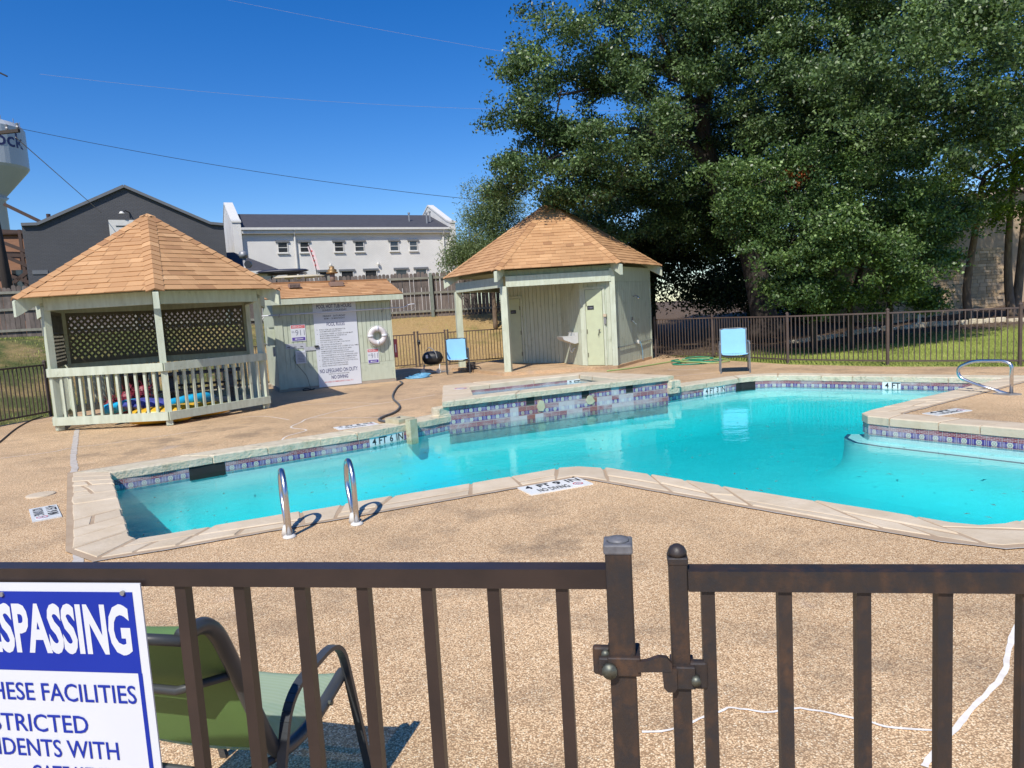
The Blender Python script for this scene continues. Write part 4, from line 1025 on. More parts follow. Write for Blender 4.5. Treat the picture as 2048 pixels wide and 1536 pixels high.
for j, (x, y, z, r) in enumerate(((-7.25, 12.6, .34, .16), (-7.0, 12.72, .44, .20), (-6.75, 12.8, .52, .19), (-7.1, 12.75, .25, .22))):
    mb = MB()
    for k in range(160):
        v = Vector((R.gauss(0, 1), R.gauss(0, 1), R.gauss(0, 1))).normalized(); c = Vector((x, y, z)) + v * r * R.uniform(.55, 1); e_ = v * .07 + Vector((R.gauss(0, .02), R.gauss(0, .02), R.gauss(0, .02))); s_ = v.cross(Vector((R.random(), R.random(), R.random()))).normalized() * .012
        mb.add([c - s_, c + s_, c + e_], [(0, 1, 2)])
    mb.lathe([(.0001, -r * .6), (r * .6, -r * .3), (r * .65, .1 * r), (r * .4, r * .5), (.0001, r * .6)], (x, y, z), 10); mb.build('tuft', M['float_red'], t)

# ------------------------------------------------------------------ equipment shed
SL, SR = V2((-5.43, 16.38)), V2((-2.93, 17.56)); su = (SR - SL).normalized(); sn = Vector((su.y, -su.x)); SW = (SR - SL).length; srz = math.atan2(su.y, su.x); SD = 2.2
shed = thing('pool_shed', 'small sage green plank shed with tan shingle roof and pool rules board', 'shed', (SL.x, SL.y, 0))
def sp_(u, o, z): p = SL + su * u + sn * o; return (p.x, p.y, z)          # o > 0 = out of the front wall
mb = MB()
mb.prism([sp_(0, -.02, 0)[:2], sp_(SW, -.02, 0)[:2], sp_(SW, -SD, 0)[:2], sp_(0, -SD, 0)[:2]], .05, 2.05); mb.build('wall', M['sage'], shed)
mb = MB(); mb.prism([sp_(-.03, .0, 0)[:2], sp_(SW + .03, .0, 0)[:2], sp_(SW + .03, -SD, 0)[:2], sp_(-.03, -SD, 0)[:2]], -.02, .075); mb.build('foundation', M['concrete'], shed)
def plank_wall(f, u0, u1, z0, z1, pw, parent, m, thick=.016, gap=.010):
    k = max(1, round((u1 - u0) / pw)); w = (u1 - u0) / k
    for i in range(k):
        a, b = u0 + i * w + gap / 2, u0 + (i + 1) * w - gap / 2
        p0, p1, q0 = Vector(f(a, 0, z0)), Vector(f(b, 0, z0)), Vector(f(a, thick, z0))
        o = q0 - p0; mb = MB(); mb.slab([p0, p1, p1 + Vector((0, 0, z1 - z0)), p0 + Vector((0, 0, z1 - z0))], o); mb.build('plank', m, parent)
sf = lambda u, o, z: sp_(u, o - .019, z)
plank_wall(sf, .17, SW, .53, 2.02, .105, shed, M['sage'])
MB().slab([sf(.17, 0, .08), sf(SW, 0, .08), sf(SW, 0, .525), sf(.17, 0, .525)], Vector(sf(0, .012, 0)) - Vector(sf(0, 0, 0))).build('base_panel', M['sage'], shed)
MB().slab([sf(-.02, 0, .06), sf(.165, 0, .06), sf(.165, 0, 2.05), sf(-.02, 0, 2.05)], Vector(sf(0, .035, 0)) - Vector(sf(0, 0, 0))).build('corner_board', M['sage_wood'], shed)
MB().slab([sf(SW, -.02, .06), sf(SW + .02, -.02, .06), sf(SW + .02, -.02, 2.05), sf(SW, -.02, 2.05)], Vector(sf(0, .045, 0)) - Vector(sf(0, 0, 0))).build('corner_board', M['sage_wood'], shed)
OH, EZ, RZ_ = .30, 2.17, 2.60; eL, eR = Vector(sp_(-.28, OH, EZ)), Vector(sp_(SW + .27, OH, EZ)); rL, rR = Vector(sp_(-.28, -1.12, RZ_)), Vector(sp_(SW + .27, -1.12, RZ_)); bL, bR = Vector(sp_(-.28, -2.5, EZ)), Vector(sp_(SW + .27, -2.5, EZ))
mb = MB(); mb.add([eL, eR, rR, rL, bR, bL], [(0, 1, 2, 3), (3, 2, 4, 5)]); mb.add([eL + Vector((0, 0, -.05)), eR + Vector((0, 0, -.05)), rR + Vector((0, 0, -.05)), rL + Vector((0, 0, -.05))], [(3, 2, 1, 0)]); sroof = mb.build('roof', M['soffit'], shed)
MB().add([sp_(SW, -.02, 2.05), sp_(SW, -2.2, 2.05), sp_(SW, -1.12, 2.5), sp_(0, -.02, 2.05), sp_(0, -2.2, 2.05), sp_(0, -1.12, 2.5)], [(0, 1, 2), (5, 4, 3)]).build('gable', M['sage'], shed)
MB().beam(Vector(sp_(-.28, OH - .01, EZ - .075)), Vector(sp_(SW + .27, OH - .01, EZ - .075)), .03, .13).build('fascia', M['sage_wood'], shed)
MB().beam(Vector(sp_(SW + .26, OH - .02, EZ - .07)), Vector(sp_(SW + .26, -1.12, RZ_ - .07)), .03, .12).build('rake_board', M['sage_wood'], shed)
def shingle_quad(A, B, D, parent, expo, tab, budget):
    A, B, D = Vector(A), Vector(B), Vector(D); U = (B - A); w = U.length; U /= w; Vv = (D - A); h = Vv.length; Vv /= h; Nn = U.cross(Vv); mass = MB(); used = 0
    for i in range(int(h / expo) + 1):
        v0, v1 = i * expo - .012, min((i + 1) * expo + .02, h); u = -R.uniform(0, tab)
        while u < w:
            u2 = u + tab * R.uniform(.7, 1.25); lo, hi = max(u, 0), min(u2, w)
            if hi - lo > .03:
                q = lambda a, b, z: A + U * a + Vv * b + Nn * z
                hh = R.uniform(.013, .02); vv = [q(lo + .003, v0, 0), q(hi - .003, v0, 0), q(lo + .003, v0, hh), q(hi - .003, v0, hh), q(hi, v1, .004), q(lo, v1, .004)]
                ff = [(2, 3, 4, 5), (0, 1, 3, 2), (0, 2, 5), (1, 4, 3)]; tone = min(1, max(0, R.gauss(.52, .2)))
                if used < budget: MB().add(vv, ff, tone).build('shingle', M['shingle'], parent); used += 1
                else: mass.add(vv, ff, tone)
            u = u2
    if mass.f: mass.build('shingles', M['shingle'], parent)['kind'] = 'stuff'
shingle_quad(eL, eR, rL, sroof, .145, .27, 300)
mb = MB(); mb.beam(rL, rR, .24, .03); mb.build('ridge_cap', M['shingle'], sroof)
rf = lambda u, t, h: eL.lerp(eR, (u + .28) / (SW + .55)) .lerp(rL.lerp(rR, (u + .28) / (SW + .55)), t) + Vector((0, 0, h))
v = node('roof_vent', sroof); c = rf(.60, .62, .06); MB().box(c, (.26, .26, .10), srz).build('hood', M['vent_brown'], v)
for j in range(8): MB().box(c + Vector((sn.x, sn.y, 0)) * .132 + Vector((su.x, su.y, 0)) * (-.105 + .03 * j) + Vector((0, 0, -.01)), (.010, .012, .075), srz).build('grille_bar', M['plastic_black'], v)
v = node('flue', sroof); c = rf(1.62, .66, .05); MB().box(c, (.32, .26, .11), srz).build('flue_base', M['vent_brown'], v)
MB().cyl(c + Vector((-.08, .03, .16)), .065, .26, 14).build('flue_pipe', M['vent_brown'], v, True); MB().lathe([(.0001, 0), (.14, .0), (.15, .03), (.10, .05), (.13, .08), (.06, .12), (.065, .17), (.0001, .18)], c + Vector((-.08, .03, .27)), 14).build('flue_cap', M['brass'], v, True)

def board(name, label, cat, u0, u1, z0, z1, m, out_=.004, th=.006, group=None):
    t = thing(name, label, cat, sp_((u0 + u1) / 2, out_, z0), group)
    MB().slab([sp_(u0, out_, z0), sp_(u1, out_, z0), sp_(u1, out_, z1), sp_(u0, out_, z1)], Vector((sn.x, sn.y, 0)) * th).build('board', m, t)
    return t
u3 = (su.x, su.y, 0)
def lines(t, out_, items, m, name='lettering'):
    for body, u, z, w, h, bold, al in items:
        mb = MB(); write(mb, body, sp_(u, out_, z), u3, (0, 0, 1), w, h, bold, al); mb.build(name, m, t)
U0, U1, Z0, Z1 = .885, 1.915, .03, 2.035
t = board('pool_rules_sign', 'tall white pool hot tub hours and pool rules board on the shed', 'sign', U0, U1, Z0, Z1, M['sign_white'])
T = lambda y: Z1 - (y - 288) / 1088 * (Z1 - Z0); S = lambda s: U0 + s * (U1 - U0)
lines(t, .0115, [('POOL HOT TUB HOURS', S(.09), T(357), .83, .095, .02, 'L'), ('POOL RULES', S(.29), T(588), .43, .085, .01, 'L'), ('NO LIFEGUARD ON DUTY', S(.045), T(1196), .91, .098, .012, 'L'), ('NO DIVING', S(.30), T(1283), .40, .088, .02, 'L')], M['ink_navy'])
lines(t, .0115, [('SUNDAY - THURSDAY', S(.22), T(394), .58, .042, .01, 'L'), ('FRIDAY - SATURDAY', S(.22), T(470), .54, .042, .012, 'L'), ('8AM - 12 MIDNIGHT', S(.24), T(500), .50, .036, .01, 'L'), ('SWIM AT YOUR OWN RISK', S(.24), T(1224), .50, .030, .0, 'L')], M['ink_black'])
txt = [(620, 1, 'POOL FOR USE OF RESIDENTS &'), (645, 0, 'ACCOMPANIED GUESTS ONLY'), (675, 1, 'CHILDREN UNDER 14 YEARS OF AGE MUST'), (702, 0, 'BE ACCOMPANIED BY PARENTS OR'), (730, 0, 'RESPONSIBLE GUARDIAN'), (760, 1, 'NO RUNNING IN POOL AREA'), (788, 1, 'DO NOT CLIMB OR JUMP OVER FENCE'), (816, 1, 'USE GATES FOR ENTRANCE'), (845, 1, 'KEEP GATES LOCKED AND CLOSED AT ALL TIMES'), (874, 1, 'PETS NOT ALLOWED IN/OR POOL AREA'), (903, 1, 'HOMEOWNERS ASSOCIATION IS NOT'), (929, 0, 'RESPONSIBLE FOR ACCIDENTS/INJURIES'), (957, 1, 'NO CONSUMPTION OF FOOD, BEVERAGES, AND'), (984, 0, 'TOBACCO PRODUCTS IN THE SWIMMING POOL'), (1012, 1, 'BOTTLES, GLASS, AND OTHER HAZARDOUS'), (1038, 0, 'OBJECTS ARE PROHIBITED WITHIN THE POOL'), (1064, 0, 'AREA OR BATHROOM FACILITIES'), (1092, 1, 'PLACE TRASH INTO CONTAINERS')]
lines(t, .0115, [(s_, S(.115), T(y + 20), min(.88, len(s_) * .0222) * (U1 - U0), .029, .004, 'L') for y, b, s_ in txt], M['ink_black'])
mb = MB()
for y, b, s_ in txt:
    if b: mb.slab([sp_(S(.06) + dx, .0115, T(y + 12) + dz) for dx, dz in ((-.008, 0), (0, -.008), (.008, 0), (0, .008))], Vector((sn.x, sn.y, 0)) * .001)
mb.build('bullets', M['ink_black'], t)['kind'] = 'stuff'
lines(t, .0115, [('IN CASE OF EMERGENCY DIAL 911', S(.14), T(1325), .68, .032, .006, 'L')], M['ink_red'])
def sign911(u0, u1, z0, z1, label):
    t = board('emergency_sign', label, 'sign', u0, u1, z0, z1, M['sign_white'], group='emergency 911 signs on the shed'); w, h = u1 - u0, z1 - z0; o = .0105
    q = lambda a, b, c, d, m, n: MB().slab([sp_(u0 + a * w, o, z0 + b * h), sp_(u0 + c * w, o, z0 + b * h), sp_(u0 + c * w, o, z0 + d * h), sp_(u0 + a * w, o, z0 + d * h)], Vector((sn.x, sn.y, 0)) * .001).build(n, m, t)
    q(.04, .78, .96, .96, M['ink_red'], 'header_panel'); q(.06, .04, .94, .23, M['ink_purple'], 'footer_panel')
    lines(t, o + .0015, [('EMERGENCY', u0 + .1 * w, z0 + .81 * h, .8 * w, .12 * h, .01, 'L')], M['sign_white'])
    lines(t, o + .0015, [('911', u0 + .30 * w, z0 + .34 * h, .62 * w, .34 * h, -.004, 'L'), ('DIAL', u0 + .06 * w, z0 + .52 * h, .2 * w, .10 * h, 0, 'L')], M['ink_grey'])
    mb = MB(); mb.slab([sp_(u0 + a * w, o + .0015, z0 + b * h) for a, b in ((.2, .135), (.34, .19), (.34, .155), (.8, .155), (.8, .115), (.34, .115), (.34, .08))], Vector((sn.x, sn.y, 0)) * .0008); mb.build('arrow', M['sign_white'], t)
sign911(.34, .68, 1.17, 1.56, 'white emergency 911 sign left of the tall pool rules board')
sign911(2.11, 2.39, .50, .86, 'white emergency 911 sign directly below the life ring')
# poolside phone box and the labels over it
t = board('notice_box', 'white framed notice box hung low left of the rules board', 'notice', .40, .63, .64, .94, M['sign_white'], .004, .035)
MB().slab([sp_(.42, .040, .665), sp_(.61, .040, .665), sp_(.61, .040, .915), sp_(.42, .040, .915)], Vector((sn.x, sn.y, 0)) * .003).build('notice_sheet', mat('notice_paper', (.50, .52, .56), rv=0), t)
for j in range(6): MB().slab([sp_(.45, .0435, .69 + j * .035), sp_(.58, .0435, .69 + j * .035), sp_(.58, .0435, .70 + j * .035), sp_(.45, .0435, .70 + j * .035)], Vector((sn.x, sn.y, 0)) * .001).build('print_line', M['ink_grey'], t)
t = board('label_strip', 'row of small grey labels above the notice box', 'label', .20, .66, 1.0, 1.12, mat('label_grey', (.48, .49, .53), rv=0), .003, .003)
for j in range(3): MB().slab([sp_(.23 + j * .15, .007, 1.03), sp_(.29 + j * .15, .007, 1.03), sp_(.29 + j * .15, .007, 1.045), sp_(.23 + j * .15, .007, 1.045)], Vector((sn.x, sn.y, 0)) * .001).build('print_line', M['ink_black'], t)
t = board('phone_bracket', 'grey bracket plate with black clip left of rules board', 'bracket', .60, .97, .93, 1.02, bpy.data.materials['label_grey'], .012, .003)
MB().box(sp_(.90, .03, 1.02), (.09, .04, .04), srz).build('clip', M['plastic_black'], t)
mb = MB(); mb.tube(smooth_path([sp_(.50, .012, .95), sp_(.36, .012, .80), sp_(.42, .014, .62), sp_(.60, .02, .35), sp_(.66, .03, .10), sp_(.66, .12, .02)], 6), .0035, 6)
solo(mb, 'phone_cable', M['wire'], 'thin black cable running down the shed from the notice box', 'cable', sp_(.5, 0, .9))
mb = MB()
mb.tube(smooth_path([sp_(SW - .10 - 1.9, .09, .03), sp_(SW - 2.1, .2, .02), sp_(SW - 2.2, .1, .05), sp_(SW - 2.3, .25, .02), sp_(SW - 2.05, .3, .02)], 6), .01, 6)
solo(mb, 'black_cord', M['wire'], 'black cord lying in loops at the foot of the shed', 'cord', sp_(SW - 2.1, .2, 0))
# life ring
t = thing('life_ring', 'white life ring hanging on the right of the shed front', 'life ring', sp_(2.38, .08, 1.17)); c = Vector(sp_(2.38, .075, 1.17)); u3v = Vector(u3); z3 = Vector((0, 0, 1)); nv = Vector((sn.x, sn.y, 0)); mb = MB(); vv = []; nr = 28; nt_ = 10
for i in range(nr):
    a = 2 * math.pi * i / nr
    for j in range(nt_):
        b = 2 * math.pi * j / nt_; rr = .175 + .065 * math.cos(b); vv.append(c + (u3v * math.cos(a) + z3 * math.sin(a)) * rr + nv * .055 * math.sin(b))
mb.add(vv, [(i * nt_ + j, i * nt_ + (j + 1) % nt_, ((i + 1) % nr) * nt_ + (j + 1) % nt_, ((i + 1) % nr) * nt_ + j) for i in range(nr) for j in range(nt_)]); mb.build('ring', M['ring'], t, True)
for a in (0, 90, 180, 270):
    ar = rad(a); p = c + (u3v * math.cos(ar) + z3 * math.sin(ar)) * .175; tg = (-u3v * math.sin(ar) + z3 * math.cos(ar)); MB().tube([p - tg * .025 + nv * .0, p + tg * .025], .070, 12).build('strap', M['sign_white'], t, True)
mb = MB(); mb.tube([c + (u3v * math.cos(a) + z3 * math.sin(a)) * (.245 + .02 * abs(math.sin(2 * a))) for a in np.linspace(0, 6.2832, 33)], .007, 6); mb.build('rope', M['rope'], t)
# rescue pole on hooks
t = thing('rescue_pole', 'long white rescue pole with body hook across the shed front', 'pole', sp_(.6, .1, 1.72)); P0, P1 = Vector(sp_(-.30, .14, 1.80)), Vector(sp_(2.94, .14, 1.83)); MB().tube([P0, P1], .016, 8).build('shaft', M['sign_white'], t, True)
d = (P1 - P0).normalized(); MB().tube(smooth_path([P1, P1 + d * .16 + z3 * .01, P1 + d * .28 + z3 * .06, P1 + d * .42 + z3 * .07], 5), .010, 6).build('hook', M['sign_white'], t, True); MB().tube(smooth_path([P1 + d * .10, P1 + d * .2 - z3 * .09, P1 + d * .36 - z3 * .08, P1 + d * .45 + z3 * .02], 6), .005, 6).build('hook_loop', M['grey_metal'], t)
for u in (.1, 2.55): MB().tube([sp_(u, 0, 1.76), sp_(u, .14, 1.775), sp_(u, .17, 1.83)], .008, 6).build('bracket', M['grey_metal'], t)
# meter box with pale conduit on the shed's left corner
t = thing('meter_box', 'pale meter box with looped white cable on the shed left corner', 'meter box', sp_(-.1, -.1, 1.2)); MB().box(sp_(-.10, -.10, 1.32), (.16, .14, .42), srz).build('box', M['sage'], t); MB().box(sp_(-.06, -.08, .96), (.05, .05, .22), srz).build('conduit', M['grey_metal'], t)
MB().tube(smooth_path([sp_(-.02, .02, 1.82), sp_(-.22, .02, 1.78), sp_(-.36, .02, 1.55), sp_(-.34, .02, 1.25), sp_(-.16, .0, 1.10)], 6), .011, 6).build('cable', M['rope'], t)
# red fire extinguisher box on the shed's right side
t = thing('extinguisher_cabinet', 'dark red cabinet on the right side wall of the shed', 'cabinet', sp_(SW + .06, -.2, .9)); MB().box(sp_(SW + .075, -.12, .82), (.11, .20, .46), srz).build('cabinet', M['red_dark'], t)
MB().box(sp_(SW + .075, -.016, .82), (.08, .006, .36), srz).build('door', M['red_dark'], t); MB().box(sp_(SW + .075, -.012, .82), (.02, .006, .2), srz).build('handle', M['ink_grey'], t)
# hoses on the deck
hp = [(-2.75, 17.2, .02), (-2.62, 16.69, .022), (-2.60, 15.81, .022), (-2.47, 14.42, .022), (-2.32, 13.53, .022), (-2.06, 12.57, .022), (-1.98, 12.01, .022), (-2.00, 11.52, .022), (-2.10, 11.15, .022), (-2.10, 10.80, .022), (-1.90, 10.55, .03), (-1.72, 10.48, .09)]
solo(MB().tube(smooth_path(hp, 8), .020, 10), 'vacuum_hose', M['hose_grey'], 'grey vacuum hose snaking across the deck from shed to pool', 'hose', (-2.3, 13, 0), None, True)
mb = MB(); cx, cy = -2.45, 18.1
for k in range(3):
    pts = [(cx + .06 * k + (.30 - .05 * k) * math.cos(a + k) * (1 + .12 * math.sin(3 * a + k)), cy + .08 * k + .26 * math.sin(a + k) * (1 + .1 * math.cos(2 * a)), .02 + .025 * k) for a in np.linspace(0, 6.2, 30)]; mb.tube(pts, .02, 6)
solo(mb, 'blue_hose', M['hose_blue'], 'loose coil of light blue hose on the deck by the shed', 'hose', (cx, cy, 0), None, True)

# ------------------------------------------------------------------ bath house (hexagon, two open sides)
BC = (1.317, 19.905); BA = -2.106; HB = hexp(BC, 2.705, BA, 0); HE = hexp(BC, 3.049, BA, 2.603); HA = (BC[0], BC[1], 4.524)
bh = thing('bath_house', 'six sided sage bath house with open porch and tan shingle roof', 'bath house', (BC[0], BC[1], 0))
slab_p = hexp(BC, 3.0, BA, 0); mb = MB(); sl_ = [p[:2] for p in slab_p]; sl_[2] = (HB[2][0] + .02, HB[2][1]); sl_[1] = (HB[1][0] + .02, HB[1][1] - .12); sl_[0] = (HB[0][0] - .12, HB[0][1] - .30); mb.prism(sl_, -.1, .075); mb.build('porch_slab', M['deck'], bh)
hip_roof(bh, HE, HA, [0, 5, 1, 2, 3, 4], .145, .27, 300, [5, 0, 1, 2])
for k in range(6): rafter_tail(BC[0], BC[1], HE[k], 2.603, 4.524, bh, M['sage_wood'], depth=.26, inner=.55)
for k in (0, 5, 4):
    p = V2(HB[k]); MB().box((p.x, p.y, 1.14), (.17, .17, 2.12), BA + k * math.pi / 3 + .3).build('post', M['sage_wood'], bh)
    MB().box((p.x, p.y, .11), (.175, .175, .08), BA + k * math.pi / 3 + .3).build('post_base', M['sage_wood'], bh)
for k in (0, 5, 4):
    p, q = V2(HB[k]), V2(HB[(k + 1) % 6]); d = (q - p).normalized(); mid = (p + q) / 2; nn_ = Vector((d.y, -d.x)); MB().box((mid.x + nn_.x * .03, mid.y + nn_.y * .03, 2.31), ((q - p).length - .1, .09, .26), math.atan2(d.y, d.x)).build('beam', M['sage_wood'], bh)
    for j in range(16): c = p.lerp(q, (j + .5) / 16); MB().box((c.x, c.y, 2.51), (.165, .05, .14), math.atan2(d.y, d.x)).build('frieze_plank', M['soffit'], bh) if k == 0 else None
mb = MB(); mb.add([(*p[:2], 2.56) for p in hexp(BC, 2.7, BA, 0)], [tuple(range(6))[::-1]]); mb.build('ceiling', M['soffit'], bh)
# right outer wall P1-P2
def wall_frame(a, b):
    a, b = V2(a), V2(b); d = (b - a).normalized(); nn_ = Vector((d.y, -d.x)); return (lambda u, o, z: (a.x + d.x * u + nn_.x * o, a.y + d.y * u + nn_.y * o, z)), (b - a).length, math.atan2(d.y, d.x)
f, wl, rz = wall_frame(HB[1], HB[2]); MB().slab([f(0, -.09, .0), f(wl, -.09, .0), f(wl, -.09, 2.55), f(0, -.09, 2.55)], Vector(f(0, -.01, 0)) - Vector(f(0, -.09, 0))).build('wall', M['sage'], bh)
plank_wall(lambda u, o, z: f(u, o - .01, z), .02, wl - .02, .52, 2.17, .135, bh, M['sage']); plank_wall(lambda u, o, z: f(u, o - .01, z), .02, wl - .02, .06, .505, .135, bh, M['sage'])
MB().slab([f(0, -.008, 2.18), f(wl, -.008, 2.18), f(wl, -.008, 2.55), f(0, -.008, 2.55)], Vector(f(0, .014, 0)) - Vector(f(0, 0, 0))).build('upper_panel', M['sage'], bh)
MB().box(f(.0, -.02, 1.25), (.13, .13, 2.5), rz + .5).build('corner_post', M['sage_wood'], bh); MB().box(f(wl - .01, .0, 1.25), (.07, .05, 2.5), rz).build('corner_board', M['sage_wood'], bh)
MB().tube([f(.05, .03, .50), f(1.0, .03, .515), f(1.6, .035, .54), f(wl - .05, .03, .56)], .010, 6).build('pipe', M['grey_metal'], bh)
MB().tube(smooth_path([f(1.60, .04, .56), f(1.62, .08, .52), f(1.68, .10, .30), f(1.74, .08, .06)], 5), .008, 6).build('tap_hose', M['hose_blue'], bh)
MB().box(f(1.55, .03, .56), (.05, .07, .10), rz).build('tap', M['rope'], bh)
v = node('shower', bh); MB().tube([f(1.35, .0, 1.78), f(1.35, .10, 1.80), f(1.36, .15, 1.77)], .012, 6).build('shower_arm', M['grey_metal'], v); MB().lathe([(.0001, 0), (.05, 0), (.025, .05), (.0001, .06)], f(1.36, .15, 1.71), 12).build('shower_head', M['steel'], v, True)
MB().box(f(1.17, .02, 1.18), (.07, .05, .12), rz).build('shower_valve', M['steel'], v); MB().tube([f(1.17, .04, 1.15), f(1.22, .13, 1.04)], .012, 6).build('shower_lever', M['steel'], v)
# inner walls of the porch
BW = [(-.115, 20.32), (1.46, 19.27), (1.86, 18.02), (HB[1][0] - .06, HB[1][1] + .02)]
bwall = node('porch_wall', bh)
for i, (a, b) in enumerate(zip(BW, BW[1:])):
    f2, l2, r2 = wall_frame(a, b); MB().slab([f2(0, -.10, .07), f2(l2, -.10, .07), f2(l2, -.10, 2.55), f2(0, -.10, 2.55)], Vector(f2(0, -.01, 0)) - Vector(f2(0, -.10, 0))).build('backing', M['sage'], bwall)
    if i == 0: plank_wall(lambda u, o, z: f2(u, o - .01, z), .0, l2, .08, 2.55, .13, bwall, M['sage'], gap=.012)
    if i == 1: plank_wall(lambda u, o, z: f2(u, o - .01, z), .0, l2, .08, 2.55, .145, bwall, M['sage'], gap=.012)
    if i == 2: plank_wall(lambda u, o, z: f2(u, o - .01, z), .0, l2, .085, 2.55, .12, bwall, M['sage'], gap=.008)
def door(f, u0, u1, z1, label, sgn, handle, hinge):
    dn = node('door', bh); dn['label'] = label
    MB().slab([f(u0, .012, .09), f(u1, .012, .09), f(u1, .012, z1), f(u0, .012, z1)], Vector(f(0, .03, 0)) - Vector(f(0, 0, 0))).build('leaf', M['door'], dn)
    for a, b, c, d_ in ((u0 - .07, .08, u0 - .012, z1 + .07), (u1 + .012, .08, u1 + .07, z1 + .07), (u0 - .012, z1 + .012, u1 + .012, z1 + .07)): MB().slab([f(a, .008, b), f(c, .008, b), f(c, .008, d_), f(a, .008, d_)], Vector(f(0, .03, 0)) - Vector(f(0, 0, 0))).build('door_frame', M['sage_wood'], dn)
    um = (u0 + u1) / 2 + sgn; MB().slab([f(um - .09, .044, 1.50), f(um + .09, .044, 1.50), f(um + .09, .044, 1.60), f(um - .09, .044, 1.60)], Vector(f(0, .006, 0)) - Vector(f(0, 0, 0))).build('name_plate', M['ink_black'], dn)
    mb = MB(); ux_ = (Vector(f(1, 0, 0)) - Vector(f(0, 0, 0))); write(mb, 'MEN' if 'left' in label else 'WOMEN', f(um, .0515, 1.525), ux_, (0, 0, 1), .13, .045, .01, 'C'); mb.build('lettering', M['ink_grey'], dn)
    MB().tube([f(handle, .045, .98), f(handle, .10, .98), f(handle + .05, .11, 1.0)], .012, 6).build('handle', M['grey_metal'], dn); MB().tube([f(handle, .05, .98), f(handle - .02, .08, .84)], .010, 6).build('handle', M['bolt'], dn)
    for z_ in (.35, .95, 1.65): MB().box(f(hinge, .045, z_), (.02, .02, .11), 0).build('hinge', M['lattice'], dn)
f2, l2, r2 = wall_frame(BW[0], BW[1]); door(f2, .09, .59, 1.92, 'left porch door in deep shade', .02, .14, .58)
f3_, l3, r3 = wall_frame(BW[2], BW[3]); door(f3_, .17, .63, 2.0, 'right porch door half in sunlight', -.09, .53, .19)
f4_, l4, r4 = wall_frame(BW[1], BW[2])
t = thing('keypad_lock', 'keypad lock with tan cover on the right porch door', 'lock', f3_(.72, .06, 1.2)); MB().box(f3_(.70, .05, 1.20), (.05, .04, .16), r3).build('keypad', M['grey_metal'], t); MB().box(f3_(.70, .055, 1.34), (.075, .05, .07), r3).build('cover', M['stone'], t)
# wash basin in the corner
t = thing('wash_basin', 'white wall hung wash basin in the shaded porch corner', 'sink', f4_(.55, .2, .8)); c = Vector(f4_(.62, .26, .80)); rzb = r4
mb = MB(); pr = [(.50, .82), (.50, .86), (.34, .86), (.30, .78), (.10, .70), (.02, .70), (.02, .92), (.0, .92), (.0, .66), (.12, .64), (.36, .72)]
ux4 = Vector(f4_(1, 0, 0)) - Vector(f4_(0, 0, 0)); nx4 = Vector(f4_(0, 1, 0)) - Vector(f4_(0, 0, 0)); o4 = Vector(f4_(.72, .02, 0))
mb.slab([o4 + nx4 * a + Vector((0, 0, z)) for a, z in ((0, .66), (.10, .64), (.40, .76), (.44, .84), (0, .84))], ux4 * .42); mb.build('bowl', M['white'], t)
MB().slab([o4 + nx4 * a + Vector((0, 0, z)) for a, z in ((0, .84), (.10, .84), (.09, .93), (0, .93))], ux4 * .42).build('splashback', M['white'], t)
b4 = o4 + ux4 * .21; MB().tube([b4 + nx4 * .10 + Vector((0, 0, .84)), b4 + nx4 * .10 + Vector((0, 0, .95)), b4 + nx4 * .20 + Vector((0, 0, .95))], .012, 8).build('faucet', M['steel'], t)
MB().tube(smooth_path([b4 + nx4 * .15 + Vector((0, 0, .68)), b4 + nx4 * .15 + Vector((0, 0, .48)), b4 + nx4 * .10 + Vector((0, 0, .42)), b4 + nx4 * .06 + Vector((0, 0, .50)), b4 + nx4 * .0 + Vector((0, 0, .52))], 5), .018, 8).build('trap_pipe', M['rope'], t)
# back walls
for a, b in ((HB[2], HB[3]), (HB[3], HB[4])):
    f5, l5, r5 = wall_frame(a, b); MB().slab([f5(0, -.09, 0), f5(l5, -.09, 0), f5(l5, -.09, 2.55), f5(0, -.09, 2.55)], Vector(f5(0, .09, 0)) - Vector(f5(0, 0, 0))).build('wall', M['sage'], bh)
# garden hoses by the bath house
mb = MB()
for k in range(4):
    cx, cy = 4.55 + .35 * (k % 2), 17.55 + .2 * k; mb.tube([(cx + (.48 - .06 * k) * math.cos(a) * (1 + .15 * math.sin(2 * a + k)), cy + (.34 + .04 * k) * math.sin(a), .02 + .02 * k) for a in np.linspace(k, 6 + k, 34)], .016, 6)
solo(mb, 'garden_hose', M['hose_green'], 'green garden hose coiled on the deck behind the right blue chair', 'hose', (4.7, 17.8, 0), None, True)
hp = smooth_path([(2.30, 16.75, .02), (2.9, 17.1, .02), (3.62, 17.75, .02), (4.2, 18.2, .03), (4.8, 18.35, .05), (5.35, 18.0, .05), (5.45, 17.4, .04), (5.0, 17.1, .03), (4.6, 17.25, .06), (4.3, 17.7, .06), (4.7, 18.15, .07), (5.3, 18.2, .06)], 8)
solo(MB().tube(hp, .016, 8), 'pale_hose', M['hose_lime'], 'pale green hose trailing from the bath house across the deck', 'hose', (3.5, 17.5, 0), None, True)

